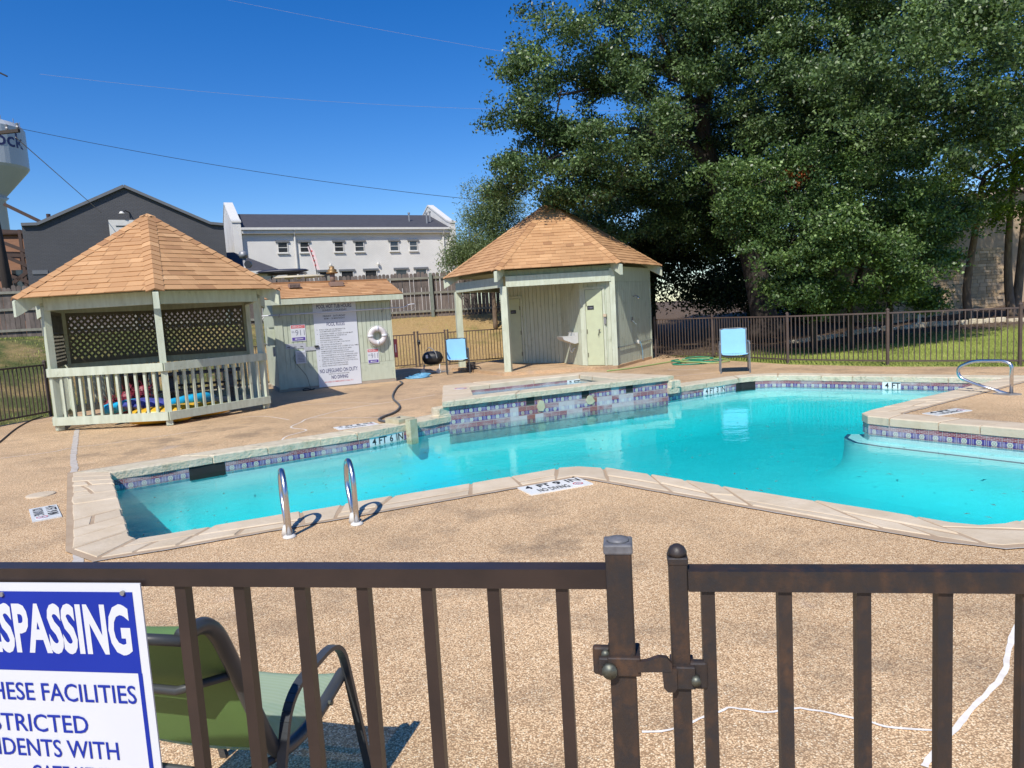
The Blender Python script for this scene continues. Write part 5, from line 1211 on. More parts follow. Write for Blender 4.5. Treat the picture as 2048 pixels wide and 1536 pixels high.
# ------------------------------------------------------------------ iron fences round the deck
def iron_fence(pts, label, h=1.15, post_r=.05, sp=.098, m=None, posts=None, zf=None, group='brown iron picket fences round the pool'):
    m = m or M['iron_far']; t = thing('iron_fence', label, 'fence', (pts[0][0], pts[0][1], 0), group); zf = zf or (lambda x, y: max(-.02, hz(x, y)))
    pk = MB().box((0, 0, 0), (.017, .017, h - .16)).mesh('picket'); pk.materials.append(m)
    for i, (a, b) in enumerate(zip(pts, pts[1:])):
        a, b = V2(a), V2(b); d = (b - a).normalized(); ln = (b - a).length; rz = math.atan2(d.y, d.x); za, zb = zf(*a), zf(*b)
        for z in (.11, h - .05): MB().beam((a.x, a.y, za + z), (b.x, b.y, zb + z), .03, .032).build('rail', m, t)
        n = max(1, round(ln / sp))
        for j in range(1, n):
            p = a.lerp(b, j / n); put('picket', pk, t, (p.x, p.y, za + (zb - za) * j / n + .10 + (h - .16) / 2), rz)
    for a in pts:
        z = zf(*a); MB().box((a[0], a[1], z + h / 2), (post_r, post_r, h + .02)).build('post', m, t); MB().lathe([(.0001, 0), (post_r * .75, 0), (post_r * .7, .02), (.0001, .045)], (a[0], a[1], z + h + .01), 8).build('post_cap', m, t)
    return t
iron_fence([(4.22, 20.3), (5.42, 18.70), (6.44, 16.22), (7.88, 14.58), (9.66, 13.22), (11.6, 11.9), (13.2, 10.8)], 'long brown iron fence along the lawn on the right of the pool', 1.16)
iron_fence([(-3.75, 21.62), (-2.95, 21.86)], 'short iron fence panel between the shed and the back gate', 1.1)
gate_pts = [(-2.85, 21.89), (-2.02, 22.09)]
gt = iron_fence(gate_pts, 'iron gate with padlock box behind the black barrel device', 1.1, group='gates in the pool fence'); gt['category'] = 'gate'
MB().box((-2.82, 21.80, .78), (.09, .10, .14)).build('lock_box', M['plastic_black'], gt); MB().cyl((-2.80, 21.73, .82), .03, .03, 10, 'y').build('lock_dial', M['steel'], gt)
iron_fence([(-1.93, 22.11), (-.2, 22.55)], 'iron fence behind the left blue chair beside the bath house', 1.1)
iron_fence([(-10.4, 9.4), (-9.78, 12.7), (-9.50, 14.3)], 'brown iron fence left of the gazebo along the grass slope', 1.12)
iron_fence([(-9.35, 14.45), (-8.7, 16.2), (-7.3, 17.7), (-5.95, 18.9)], 'iron fence seen through the gazebo, behind its back side', 1.12)
# retaining strip of concrete behind the gazebo
MB().prism([(-9.4, 14.9), (-8.6, 16.25), (-7.2, 17.6), (-5.9, 18.7), (-5.6, 18.4), (-7.0, 17.2), (-8.3, 15.9), (-9.1, 14.7)], -.05, .07).build('deck_kerb', M['concrete'], deck)

# ------------------------------------------------------------------ wooden privacy fence on the slope
WF = [(-23.5, 23.3), (-17.4, 25.2), (-11.6, 26.75), (-8.0, 27.8), (-3.9, 28.65), (-.6, 29.35), (2.4, 30.1), (6.5, 31.0)]
wf = thing('wooden_fence', 'tall weathered board fence along the top of the grass slope', 'fence', (WF[0][0], WF[0][1], hz(*WF[0])))
bdm = []
for k in range(4):
    w_ = .14; mb = MB(); tp = 1.80 + .02 * k; mb.slab([(-w_ / 2, 0, 0), (w_ / 2, 0, 0), (w_ / 2, 0, tp - .05), (w_ / 2 - .035, 0, tp), (-w_ / 2 + .035, 0, tp), (-w_ / 2, 0, tp - .05)], (0, .018, 0)); me = mb.mesh('board'); me.materials.append(M['fence_wood']); bdm.append(me)
for i, (a, b) in enumerate(zip(WF, WF[1:])):
    a, b = V2(a), V2(b); d = (b - a).normalized(); ln = (b - a).length; rz = math.atan2(d.y, d.x); nn_ = Vector((d.y, -d.x)); n = int(ln / .152); za, zb = hz(*a) - .05, hz(*b) - .05
    for j in range(n):
        p = a + d * ((j + .5) * ln / n); z = za + (zb - za) * (j + .5) / n; o = put('board', bdm[R.randrange(4)], wf, (p.x, p.y, z + R.uniform(-.02, .02)), rz + R.uniform(-.02, .02), ry=R.gauss(0, .006))
    for z in (.28, 1.02, 1.62):
        q = nn_ * .04; MB().beam((a.x + q.x, a.y + q.y, za + z), (b.x + q.x, b.y + q.y, zb + z), .05, .09).build('rail', M['fence_rail'], wf)
    steps_ = max(1, round(ln / 3.1))
    for j in range(steps_):
        p = a.lerp(b, (j + .25) / steps_) + nn_ * .11; MB().box((p.x, p.y, hz(p.x, p.y) + .85), (.12, .10, 1.85), rz).build('post', M['fence_rail'] if i % 2 else M['post_steel'], wf)

# ------------------------------------------------------------------ buildings beyond the fence
def frame(o, d):
    o = V2(o); d = V2(d).normalized(); b = Vector((-d.y, d.x)); return (lambda u, v, z: (o.x + d.x * u + b.x * v, o.y + d.y * u + b.y * v, z)), math.atan2(d.y, d.x)
def local_thing(name, label, cat, o, d): return thing(name, label, cat, (o[0], o[1], 0), local=True, rz=math.atan2(d[1], d[0]))
GB = 1.3
g = local_thing('grey_building', 'dark grey painted brick building with a low gable behind the gazebo', 'building', (-26.85, 40.0), (.887, .462))
prof = [(0, 0, GB), (10.55, 0, GB), (10.55, 0, 7.95), (9.78, 0, 8.02), (5.26, 0, 10.15), (.75, 0, 7.93), (0, 0, 7.9)]
MB().slab(prof, (0, 14, 0)).build('wall', M['grey_brick'], g)
for a, b in zip(prof[2:], prof[3:]): MB().beam((a[0], -.06, a[2] + .05), (b[0], -.06, b[2] + .05), .22, .16).build('parapet_cap', M['grey_flash'], g)
v = node('wall_lamp', g); MB().tube([(5.4, -.02, 8.4), (5.4, -.02, 8.68), (5.2, -.45, 8.72), (5.05, -.6, 8.62)], .03, 6).build('lamp_arm', M['plastic_black'], v); MB().lathe([(.0001, .08), (.08, .06), (.16, -.06), (.0001, -.06)], (5.0, -.62, 8.58), 12).build('lamp_shade', M['trim_white'], v)
MB().box((.6, -.02, 5.3), (.75, .04, .22)).build('plaque', M['grey_flash'], g)
t = thing('basketball_backboard', 'white basketball backboard on the grey building above the gazebo roof', 'backboard', (0, 0, 0), local=True); fg, rg = frame((-26.85, 40.0), (.887, .462)); t.location = fg(5.0, -.5, 7.5); t.rotation_euler = (0, 0, rg)
MB().box((.1, 0, .1), (1.65, .05, 1.15)).build('panel', M['trim_white'], t)
for a, b in (((-.38, -.03, -.15), (.38, -.03, -.15)), ((.38, -.03, -.15), (.38, -.03, .32)), ((.38, -.03, .32), (-.38, -.03, .32)), ((-.38, -.03, .32), (-.38, -.03, -.15))): MB().beam(a, b, .05, .05).build('target_line', M['plastic_black'], t)
MB().tube([(0, -.02, -.3), (0, .5, -.3)], .05, 6).build('bracket', M['plastic_black'], t)

w = local_thing('white_building', 'white painted brick building with dark shingle roof behind the shed', 'building', (-18.34, 50.0), (.902, .432)); WL = 15.55; WD = 9
MB().prism([(0, 0), (WL, 0), (WL, WD), (0, WD)], 1.3, 8.25).build('wall', M['white_brick'], w)
rfm = MB(); rfm.add([(0, -.35, 8.40), (WL, -.35, 8.40), (WL, 4.5, 10.05), (0, 4.5, 10.05), (0, 9.3, 8.4), (WL, 9.3, 8.4)], [(0, 1, 2, 3), (3, 2, 5, 4)]); rf_ = rfm.build('roof', M['roof_slate'], w)
for x0, x1 in ((-.55, 0), (WL, WL + .45)):
    MB().slab([(x0, -.35, 1.3), (x0, -.35, 8.75), (x0, .35, 8.95), (x0, 4.5, 10.75), (x0, 8.6, 8.95), (x0, 9.3, 8.75), (x0, 9.3, 1.3)], (x1 - x0, 0, 0)).build('parapet_wall', M['white_brick'], w)
    MB().slab([(x0 - .04, -.42, 8.75), (x0 - .04, .33, 8.96), (x0 - .04, 4.5, 10.76), (x0 - .04, 8.7, 8.95), (x0 - .04, 8.7, 9.07), (x0 - .04, 4.5, 10.90), (x0 - .04, .33, 9.09), (x0 - .04, -.42, 8.88)], (x1 - x0 + .08, 0, 0)).build('parapet_cap', M['trim_white'], w)
MB().box((WL / 2, -.38, 8.33), (WL - .02, .16, .16)).build('gutter', M['trim_white'], w); MB().box((WL / 2, -.17, 8.12), (WL - .02, .30, .22)).build('soffit_board', M['grey_flash'] if False else M['trim_white'], w)
for x in (3.6, WL - .55):
    v = MB(); v.tube([(x, -.38, 8.3), (x, -.25, 8.0), (x, -.12, 7.8), (x, -.12, 1.4)], .07, 8); v.build('downspout', M['trim_white'], w)
for x0, x1 in ((2.40, 3.06), (3.94, 4.55), (6.42, 7.07), (7.95, 8.62), (10.66, 11.31), (12.21, 12.83)):
    v = node('window', w); xm = (x0 + x1) / 2; MB().box((xm, -.004, 7.04), (x1 - x0, .02, .76)).build('pane', M['window_glass'], v)
    for z in (6.68, 7.03, 7.40): MB().box((xm, -.03, z), (x1 - x0 + .04, .04, .045)).build('sash', M['trim_white'], v)
    for x in (x0, x1): MB().box((x, -.03, 7.04), (.05, .045, .76)).build('frame', M['trim_white'], v)
    MB().box((xm, -.06, 7.47), (x1 - x0 + .28, .10, .15)).build('lintel', M['grey_flash'], v); MB().box((xm, -.07, 6.62), (x1 - x0 + .16, .12, .07)).build('sill', M['white_brick'], v)
for x in (3.3, 5.6, 7.2, 9.0, 11.4, 13.0):
    v = node('window', w); MB().box((x, -.004, 4.5), (.9, .02, 1.4)).build('pane', M['window_glass'], v); MB().box((x, -.06, 5.30), (1.2, .10, .15)).build('lintel', M['grey_flash'], v)
    for q in (-.45, .45): MB().box((x + q, -.03, 4.5), (.05, .045, 1.4)).build('frame', M['trim_white'], v)
for x, y_, h_ in ((13.0, 2.0, .7), (14.2, 1.2, .9), (14.7, 1.8, .9)):
    z0 = 8.4 + (y_ + .35) / 4.85 * 1.65; v = MB(); v.tube([(x, y_, z0 - .1), (x, y_, z0 + h_ * .8)], .06, 8); v.lathe([(.0001, 0), (.10, 0), (.10, .12), (.0001, .14)], (x, y_, z0 + h_ * .8), 8); v.build('roof_vent', M['grey_metal'], rf_)
for x in (6.0, 9.6): MB().lathe([(.0001, -.08), (.11, -.08), (.09, .06), (.0001, .08)], (x, -.15, 5.75), 10).build('wall_lamp', M['trim_white'], w)

lb = local_thing('low_wing', 'low wing with dark hipped roof and white fascia in front of the white building', 'building', (-20.5, 44.5), (.90, .435))
MB().prism([(0, 0), (5.6, 0), (5.6, 5), (0, 5)], 1.3, 5.0).build('wall', M['white_brick'], lb); MB().add([(-.3, -.5, 5.1), (6.2, -.5, 5.1), (6.2, 5.3, 5.1), (-.3, 5.3, 5.1), (1.2, 2.4, 6.6), (3.6, 2.4, 6.6)], [(0, 1, 5, 4), (1, 2, 5), (2, 3, 4, 5), (3, 0, 4)]).build('roof', M['roof_slate'], lb)
MB().box((2.95, -.5, 5.02), (6.5, .12, .18)).build('fascia', M['trim_white'], lb); MB().box((6.2, 2.4, 5.02), (.12, 5.8, .18)).build('fascia', M['trim_white'], lb); MB().tube([(5.7, -.1, 5.0), (5.7, -.1, 1.4)], .08, 8).build('downspout', M['trim_white'], lb)
MB().box((1.6, -.02, 4.2), (.9, .04, 1.2)).build('window', M['window_glass'], lb); MB().box((4.2, -.02, 4.2), (.9, .04, 1.2)).build('window', M['window_glass'], lb)

bb = local_thing('brown_building', 'tan building with brown steel stair frame at the far left', 'building', (-35, 41.5), (.94, .34))
MB().prism([(0, 0), (7.3, 0), (7.3, 6), (0, 6)], 1.3, 8.0).build('wall', M['tan_panel'], bb); MB().box((3.65, -.05, 8.05), (7.5, .25, .25)).build('roof_edge', M['brown_steel'], bb)
for x in (5.2, 6.2, 7.6): MB().box((x, -.9, 4.6), (.16, .16, 7.0)).build('steel_post', M['brown_steel'], bb)
for z in (8.0, 6.6, 4.2): MB().beam((3.8, -.9, z + .1), (7.7, -.9, z - .1), .14, .2).build('steel_beam', M['brown_steel'], bb)
for z0, z1, x0, x1 in ((9.6, 7.8, 5.6, 8.6), (7.4, 6.2, 5.2, 7.7), (6.6, 5.3, 5.2, 7.6), (5.6, 4.4, 5.0, 7.6), (5.0, 6.6, 5.6, 7.6)): MB().beam((x0, -.95, z0), (x1, -.95, z1), .12, .20).build('stair_stringer', M['brown_steel'], bb)
MB().cyl((7.5, .4, 8.6), .12, 1.2, 8).build('vent_pipe', M['brown_steel'], bb)
MB().box((3.2, -.02, 4.4), (1.3, .04, 2.6)).build('window', M['window_glass'], bb); MB().box((5.7, -.02, 4.6), (.8, .04, 2.4)).build('window', M['window_glass'], bb)

# water tower
t = thing('water_tower', 'grey white water tower with dark blue lettering cut by the left picture edge', 'water tower', (-105.0, 150, 0)); TC = (-106.0, 150, 0)
MB().lathe([(.0001, 30.9), (2.2, 31.0), (2.6, 31.6), (6.9, 36.8), (7.2, 37.3), (7.2, 45.0), (6.5, 46.0), (4.4, 46.7), (.0001, 47.2)], TC, 48).build('tank', M['tank_white'], t, False)
MB().lathe([(.0001, 0), (3.6, 0), (2.5, 4), (2.3, 30.6), (2.9, 31.2), (.0001, 31.3)], TC, 32).build('column', M['tank_white'], t, True)
v_, f_ = text_geo('Round Rock', .012); mb = MB(); lo, hi = v_.min(0), v_.max(0); sc_h = 3.0 / (hi[1] - lo[1]); wid = (hi[0] - lo[0]) * sc_h
front = math.atan2(-150, 105.9); end_a = front + rad(62); a_of = lambda x: end_a - ((hi[0] - x) * sc_h) / 7.2
mb.add([(TC[0] + 7.23 * math.cos(a_of(p[0])), TC[1] + 7.23 * math.sin(a_of(p[0])), 40.7 + (p[1] - lo[1]) * sc_h) for p in v_], f_); mb.build('lettering', M['ink_navy'], t)
for k in range(14): a = k / 14 * 6.28; MB().tube([(TC[0] + 6.4 * math.cos(a), TC[1] + 6.4 * math.sin(a), 45.9), (TC[0] + 6.4 * math.cos(a), TC[1] + 6.4 * math.sin(a), 46.9)], .07, 5).build('rail_post', M['grey_metal'], t)

# utility pole, its wires, service mast, banner, boats
t = thing('utility_pole', 'dark leaning utility pole with crossarm at the left picture edge', 'utility pole', (-19.3, 28, 1.8)); px0 = Vector((-19.5, 28, 1.6)); px1 = Vector((-20.1, 28.0, 10.4))
MB().tube([px0, px0.lerp(px1, .5), px1], [.20, .175, .15], 14).build('pole', M['pole_wood'], t, True); MB().beam((-20.6, 28.2, 9.55), (-18.25, 27.75, 9.52), .10, .12).build('crossarm', M['pole_wood'], t)
for x in (-20.4, -18.8, -18.33): MB().lathe([(.0001, 0), (.05, 0), (.07, .06), (.04, .12), (.06, .2), (.0001, .24)], (x, 27.78 + (-18.25 - x) * .19, 9.6), 8).build('insulator', M['grey_metal'], t)
def wire(a, b, sag, r, m, label):
    a, b = Vector(a), Vector(b); pts = [a.lerp(b, k / 24) - Vector((0, 0, sag * 4 * (k / 24) * (1 - k / 24))) for k in range(25)]; solo(MB().tube(pts, r, 5), 'overhead_wire', m, label, 'wire', a, 'overhead wires')
wire((-18.3, 27.75, 9.62), (2.2, 30.5, 5.9), .35, .010, M['wire'], 'dark overhead wire running right from the pole crossarm to the trees')
wire((-18.45, 27.8, 9.3), (-23.2, 41.6, 8.6), .0, .018, M['wire_pale'], 'pale service wire dropping from the pole to the backboard wall')
wire((-18.6, 30, 12.35), (9, 33, 10.2), .5, .004, M['wire_pale'], 'thin high wire starting left above the water tower')
wire((-24.0, 34, 19.8), (6.0, 34, 12.4), .3, .004, M['wire_pale'], 'highest faint wire across the open sky')
mb = MB(); mb.tube(smooth_path([(-20.6, 28, 12.2), (-19.4, 28, 12.0), (-18.6, 28, 11.62)], 4), .03, 6); solo(mb, 'overhead_wire', M['wire'], 'thick black wire end entering from the left edge', 'wire', (-19, 28, 12), 'overhead wires')
t = thing('service_mast', 'grey service mast with round meter head behind the shed', 'mast', (-10.8, 29.8, 1.5)); MB().tube([(-10.8, 29.8, 1.4), (-10.9, 29.8, 4.45)], .075, 10).build('mast', M['grey_metal'], t, True)
MB().lathe([(.0001, 0), (.16, .02), (.19, .14), (.15, .27), (.0001, .32)], (-10.92, 29.8, 4.42), 14).build('mast_head', M['grey_metal'], t, True); MB().cyl((-10.72, 29.7, 4.15), .15, .12, 14, 'y').build('meter', M['plastic_black'], t); MB().tube(smooth_path([(-10.9, 29.7, 4.0), (-11.25, 29.7, 4.12), (-11.6, 29.8, 4.05), (-11.9, 29.8, 3.9)], 5), .03, 6).build('conduit', M['grey_metal'], t)
t = thing('banner_flag', 'narrow pale banner with red lettering in front of the white building', 'banner', (-10.6, 41, 1.6)); MB().tube([(-10.62, 41, 1.6), (-10.95, 41, 5.0), (-11.25, 41, 6.05)], .025, 6).build('pole', M['wire'], t); MB().slab([(-10.98, 41.0, 4.65), (-10.70, 41.0, 4.55), (-10.92, 41.0, 5.65), (-11.22, 41.0, 6.0), (-11.3, 41.0, 5.9)], (0, .01, 0)).build('cloth', M['pink'], t)
for k in range(4): MB().box((-10.93 - .05 * k, 40.99, 4.85 + .27 * k), (.09, .01, .08)).build('print_mark', M['ink_red'], t)
def boat(c, l, w_, h, rz, m, label): solo(pillow_mesh(l, w_, h, rz, c, 16, 0, .1), 'canoe', m, label, 'canoe', c, 'boats on the rack behind the fence', True)
boat((-9.9, 31.6, 3.92), 1.15, .32, .10, .12, M['canoe_dark'], 'dark blue canoe on the rack behind the fence, upper one'); boat((-9.2, 31.5, 3.62), 1.15, .34, .09, .10, M['canoe_tan'], 'tan canoe on the rack behind the fence, lower one')
t = thing('boat_rack', 'dark boat rack standing behind the wooden fence', 'rack', (-9.6, 31.8, 1.7))
for x in (-10.5, -9.0): MB().box((x, 31.9, 2.7), (.08, .08, 2.1)).build('upright', M['brown_steel'], t)
for z in (3.5, 3.8): MB().box((-9.75, 31.75, z), (1.7, .3, .05)).build('arm', M['brown_steel'], t)

# limestone house on the right with its border of stones
hs = local_thing('stone_house', 'tan limestone house gable behind the tree trunks on the right', 'house', (13.6, 25.3), (.985, .17))
MB().slab([(0, .02, -.1), (9, .02, -.1), (9, .02, 5.6), (5, .02, 4.75), (.6, .02, 2.75), (0, .02, 2.65)], (0, 6, 0)).build('wall', M['mortar'], hs)
cmx = [mat('house_stone_%s' % n_, a, b, .9, sc_=(5, 5, 5), rv=.22, bs=(22, 22, 22), bstr=.5, bd=.02) for n_, a, b in (('tan', (.50, .36, .21), (.40, .28, .16)), ('buff', (.58, .43, .27), (.46, .33, .20)))]
cnt = 0; z = -.08
while z < 5.4 and cnt < 300:
    hgt = R.uniform(.10, .16); x = 0
    while x < 4.6 and cnt < 300:
        l_ = R.uniform(.22, .55); top = 2.75 + max(0, x - .6) * .455 if x > .6 else 2.65
        if z + hgt < top: MB().box((x + l_ / 2, .0 - R.uniform(0, .012), z + hgt / 2), (l_ - .014, .06, hgt - .014)).build('stone', cmx[R.randrange(2)], hs); cnt += 1
        x += l_
    z += hgt
for a, b in (((-.35, 2.58), (.6, 2.85)), ((.6, 2.85), (5.0, 4.88)), ((5, 4.88), (9.3, 5.75))): MB().beam((a[0], -.15, a[1] + .06), (b[0], -.15, b[1] + .06), .5, .12).build('roof_edge', M['brown_steel'], hs)
t = thing('stone_border', 'low row of pale rocks edging the planting bed on the right lawn', 'stone border', (13, 22, .1))
for k in range(34):
    u = k / 33; x = 9.2 + 7.2 * u + R.uniform(-.05, .05); y = 22.9 - 2.3 * u ** 1.3 + R.uniform(-.08, .08); r_ = R.uniform(.10, .19); q = [Vector((x + r_ * 1.3 * math.cos(a) * R.uniform(.8, 1.1), y + r_ * math.sin(a) * R.uniform(.8, 1.1))) for a in np.linspace(0, 6.28, 9)[:-1]]; z = hz(x, y); stone_mesh(q, z - .05, z + R.uniform(.07, .16), .03).build('stone', M['stone_edge'], t)
t = thing('marker_stake', 'pale green utility marker stake behind the right fence', 'stake', (13.2, 22.3, 0)); MB().box((13.0, 22.2, .75), (.10, .04, 1.2)).build('stake', M['hose_lime'] if False else M['sage'], t)

# ------------------------------------------------------------------ trees
def leaf_mesh(name, twigs, per, spread, size, m, parent, tone_c=.5, up=.5):
    """many leaf-sized quads round the twig centres; twigs = (x, y, z, tone shift)"""
    T_ = np.asarray(twigs); n = len(T_) * per; c = np.repeat(T_[:, :3], per, 0) + RN.normal(0, 1, (n, 3)) * np.array(spread)
    nrm = RN.normal(0, 1, (n, 3)); nrm[:, 2] += up; nrm[:, 1] -= .35; nrm /= np.linalg.norm(nrm, axis=1)[:, None]
    a = RN.normal(0, 1, (n, 3)); a -= nrm * (a * nrm).sum(1)[:, None]; a /= np.linalg.norm(a, axis=1)[:, None]; b = np.cross(nrm, a)
    l = (size[0] * (.6 + .8 * RN.random(n)))[:, None] / 2; w_ = (size[1] * (.6 + .8 * RN.random(n)))[:, None] / 2
    v = np.stack([c - a * l, c - b * w_ + a * l * .1 + nrm * w_ * .25, c + a * l, c + b * w_ + a * l * .1 + nrm * w_ * .25], 1) - np.array(org(parent))
    v = v.astype(np.float32)
    me = bpy.data.meshes.new(name); me.vertices.add(n * 4); me.vertices.foreach_set('co', v.ravel()); me.loops.add(n * 4); me.loops.foreach_set('vertex_index', np.arange(n * 4, dtype=np.int32))
    me.polygons.add(n); me.polygons.foreach_set('loop_start', np.arange(0, n * 4, 4, dtype=np.int32)); me.update(calc_edges=True)
    at = me.attributes.new('tone', 'FLOAT', 'FACE'); at.data.foreach_set('value', np.clip(tone_c + np.repeat(T_[:, 3], per) + RN.normal(0, .22, n), 0, 1).astype(np.float32))
    return link(name, me, m, parent)
def twigs_of(blobs, dens, inner=.55):
    out = []
    for x, y, z, r in blobs:
        k = int(dens * r * r * 4 * math.pi); v = RN.normal(0, 1, (k, 3)); v /= np.linalg.norm(v, axis=1)[:, None]
        # lobed outline: radius swells and shrinks over the blob
        ph = RN.random(3) * 6.28; lob = 1 + .16 * np.sin(v[:, 0] * 5 + ph[0]) * np.sin(v[:, 2] * 6 + ph[1]) + .10 * np.sin(v[:, 1] * 9 + ph[2])
        rr = r * lob * (inner + (1 - inner) * RN.random(k) ** .45); p = v * rr[:, None] * np.array([1.08, 1, .86])
        # twigs gather on boughs, which leaves gaps between them
        nb_ = max(3, k // 9); own = RN.integers(0, nb_, k); p = p[own] + RN.normal(0, 1, (k, 3)) * np.array([.27, .27, .17]) * min(1.15, .35 + r * .45) + np.array([x, y, z])
        out.append(np.concatenate([p, (RN.normal(0, .13, nb_)[own] + RN.normal(0, .08, k))[:, None]], 1))
    return np.concatenate(out)
def limbs(mb, root_pt, blobs, r0, r1, wig=.25, k=7):
    for x, y, z, r in blobs:
        a, b = Vector(root_pt), Vector((x, y, z)); pts = [a.lerp(b, t) + Vector((R.gauss(0, wig), R.gauss(0, wig), R.gauss(0, wig) + .35 * math.sin(t * 3.14))) * math.sin(t * 3.14) for t in np.linspace(0, 1, k)]
        mb.tube(pts, [r0 + (r1 - r0) * t for t in np.linspace(0, 1, k)], 6)
        for _ in range(3):
            d = Vector((R.gauss(0, 1), R.gauss(0, 1), R.gauss(0, .7))).normalized() * r * .85; mb.tube([b, b + d * .5 + Vector((0, 0, .1)), b + d], [r1, r1 * .7, r1 * .3], 5)
BL = {
'oak':[(1.11,19.50,5.47,1.32),(0.50,20.00,5.40,0.71),(1.79,20.00,7.41,1.50),(1.05,20.00,6.65,0.86),(2.95,20.00,8.67,1.57),(3.25,20.00,6.12,1.64),(2.49,20.00,4.74,1.07),(5.85,25.0,8.82,2.2),(5.13,21.00,9.59,2.10),(6.36,20.00,8.34,1.71),(7.51,22.00,11.28,2.83),(7.86,20.00,7.33,1.71),(9.11,20.00,8.71,2.14),(10.79,22.00,11.38,2.83),(8.99,16.50,6.41,1.53),(11.85,20.00,8.95,2.14),(10.25,15.50,6.32,1.44),(14.59,21.00,10.15,2.55),(10.60,16.00,4.98,1.25),(14.04,19.00,6.04,1.63),(5.41,23.50,5.87,1.51),(4.12,24.00,4.40,1.71),(9.78,25.00,6.42,2.14),(9.98,21.00,6.68,1.50),(11.14,21.00,5.63,1.65),(11.24,23.00,5.60,1.48),(12.60,21.50,6.38,1.38),(7.57,26.00,4.63,1.67),(8.2,26,7.5,2.0),(10.6,26.5,7.2,2.0),(12.8,26.5,7.4,2.0),(7.2,24.5,5.2,1.2),(5.71,25.00,4.78,1.61)],
'front':[(6.84,18.50,4.56,1.26),(8.04,18.00,4.53,1.16),(7.35,17.60,3.16,1.32),(9.29,18.00,3.71,1.35),(8.58,17.60,2.48,1.19),(10.05,18.00,2.30,1.09),(7.62,18.00,2.12,0.84),(6.46,18.60,3.45,0.73),(9.99,18.60,1.30,0.66),(7.21,18.60,1.72,0.60),(11.17,18.80,1.36,0.60),(11.55,19.00,3.47,1.09),(8.53,18.60,1.38,0.53)],
'right':[(14.42,21.50,4.08,0.92),(14.96,21.00,4.98,1.05),(13.70,21.80,4.62,1.09),(15.56,21.00,4.08,0.82),(14.65,21.00,6.13,0.90)],
'dark1':[(5.72,28.00,2.87,1.80),(6.97,28.00,4.74,2.20),(4.75,28.00,3.31,1.40),(7.69,28.00,2.36,1.60),(3.30,27.00,4.64,1.35)],
'dark2':[(10.28,31.00,2.77,1.99),(12.93,31.00,3.92,2.66),(11.63,30.00,1.79,1.50),(13.55,30.00,1.68,1.50),(9.5,31,5.2,2.2)],
'dark3':[(15.48,30.00,3.25,2.36),(16.81,29.00,1.87,1.66),(17.22,29.00,4.07,1.86),(14.84,28.00,1.35,1.20),(18.25,29.00,2.20,1.04)],
'willow':[(-0.38,27.00,4.85,1.06),(-0.72,27.00,5.52,0.87),(-1.28,27.00,4.16,0.87),(0.15,27.00,5.84,0.87),(-0.15,26.50,3.86,0.95),(-1.51,27.00,3.60,0.77)],
'far':[(-3.64,62.00,6.86,0.9),(-4.00,62.00,6.02,0.9),(-3.03,62.00,6.18,1.1),(-3.4,62,4.6,1.5)]}
t = thing('oak_tree', 'huge spreading dark green oak over the bath house and lawn', 'tree', (8.8, 24, .5)); mb = MB()
tp_ = smooth_path([(8.85, 24, .2), (8.62, 24, 1.63), (8.24, 23.8, 3.14), (7.62, 23.6, 4.15), (7.01, 23.4, 5.44), (6.69, 23.2, 6.37), (6.54, 23.0, 7.11), (6.52, 22.5, 8.48), (6.6, 22.2, 10)], 4); k = len(tp_)
mb.tube(tp_, [.46 * (1 - .62 * i / (k - 1)) + (.14 if i < 2 else 0) for i in range(k)], 12)
mb.tube(smooth_path([(7.02, 23.4, 5.5), (6.36, 23.0, 6.3), (5.61, 22.5, 6.58), (4.54, 21.5, 6.62), (3.2, 20.6, 6.5), (2.0, 20, 6.0)], 3), [.22 * (1 - .05 * i) for i in range(16)], 9); mb.tube(smooth_path([(6.69, 23.2, 6.3), (6.33, 22.8, 7.22), (5.76, 22.0, 8.07), (4.8, 21, 9.2)], 3), [.16 * (1 - .07 * i) for i in range(10)], 8)
mb.tube(smooth_path([(8.3, 23.8, 3.0), (9.2, 23.2, 4.6), (10.3, 22, 6.2), (11.6, 21, 8)], 3), [.26 * (1 - .06 * i) for i in range(10)], 9); mb.tube(smooth_path([(12.9, 23.0, 9.2), (13.7, 22, 10.2), (14.4, 21.5, 11.2)], 3), .16, 8)
limbs(mb, (6.6, 22.6, 7.6), BL['oak'][:11:2], .10, .03); limbs(mb, (10.6, 21.8, 6.6), BL['oak'][11:20:2], .10, .03); mb.build('trunk', M['bark'], t, True)
leaf_mesh('crown', twigs_of(BL['oak'], 6.0, .38), 62, (.16, .16, .09), (.095, .055), M['leaf_oak'], t)
tw = np.array([(7.6 + R.gauss(0, .28), 18.35 + R.gauss(0, .1), 4.55 + R.gauss(0, .12), 0) for _ in range(9)]); leaf_mesh('dead_leaves', tw, 30, (.10, .08, .07), (.10, .05), M['leaf_dead'], t)
t = thing('evergreen_tree', 'bright evergreen tree hanging low behind the right fence', 'tree', (8.3, 19.0, .1)); mb = MB()
for x, y in ((8.3, 19.0), (9.4, 19.2), (10.6, 19.4)): mb.tube(smooth_path([(x, y, -.1), (x - .1, y - .1, 1.2), (x + .15, y - .4, 2.6), (x - .3, y - .7, 4.0)], 3), [.10 * (1 - .06 * i) for i in range(10)], 8)
limbs(mb, (8.5, 18.6, 2.6), BL['front'][:7], .05, .02, .1); limbs(mb, (10.4, 19, 2.2), BL['front'][7:12], .05, .02, .1); mb.build('trunk', M['bark'], t, True); leaf_mesh('crown', twigs_of(BL['front'], 8.5, .3), 62, (.14, .14, .075), (.085, .05), M['leaf_front'], t)
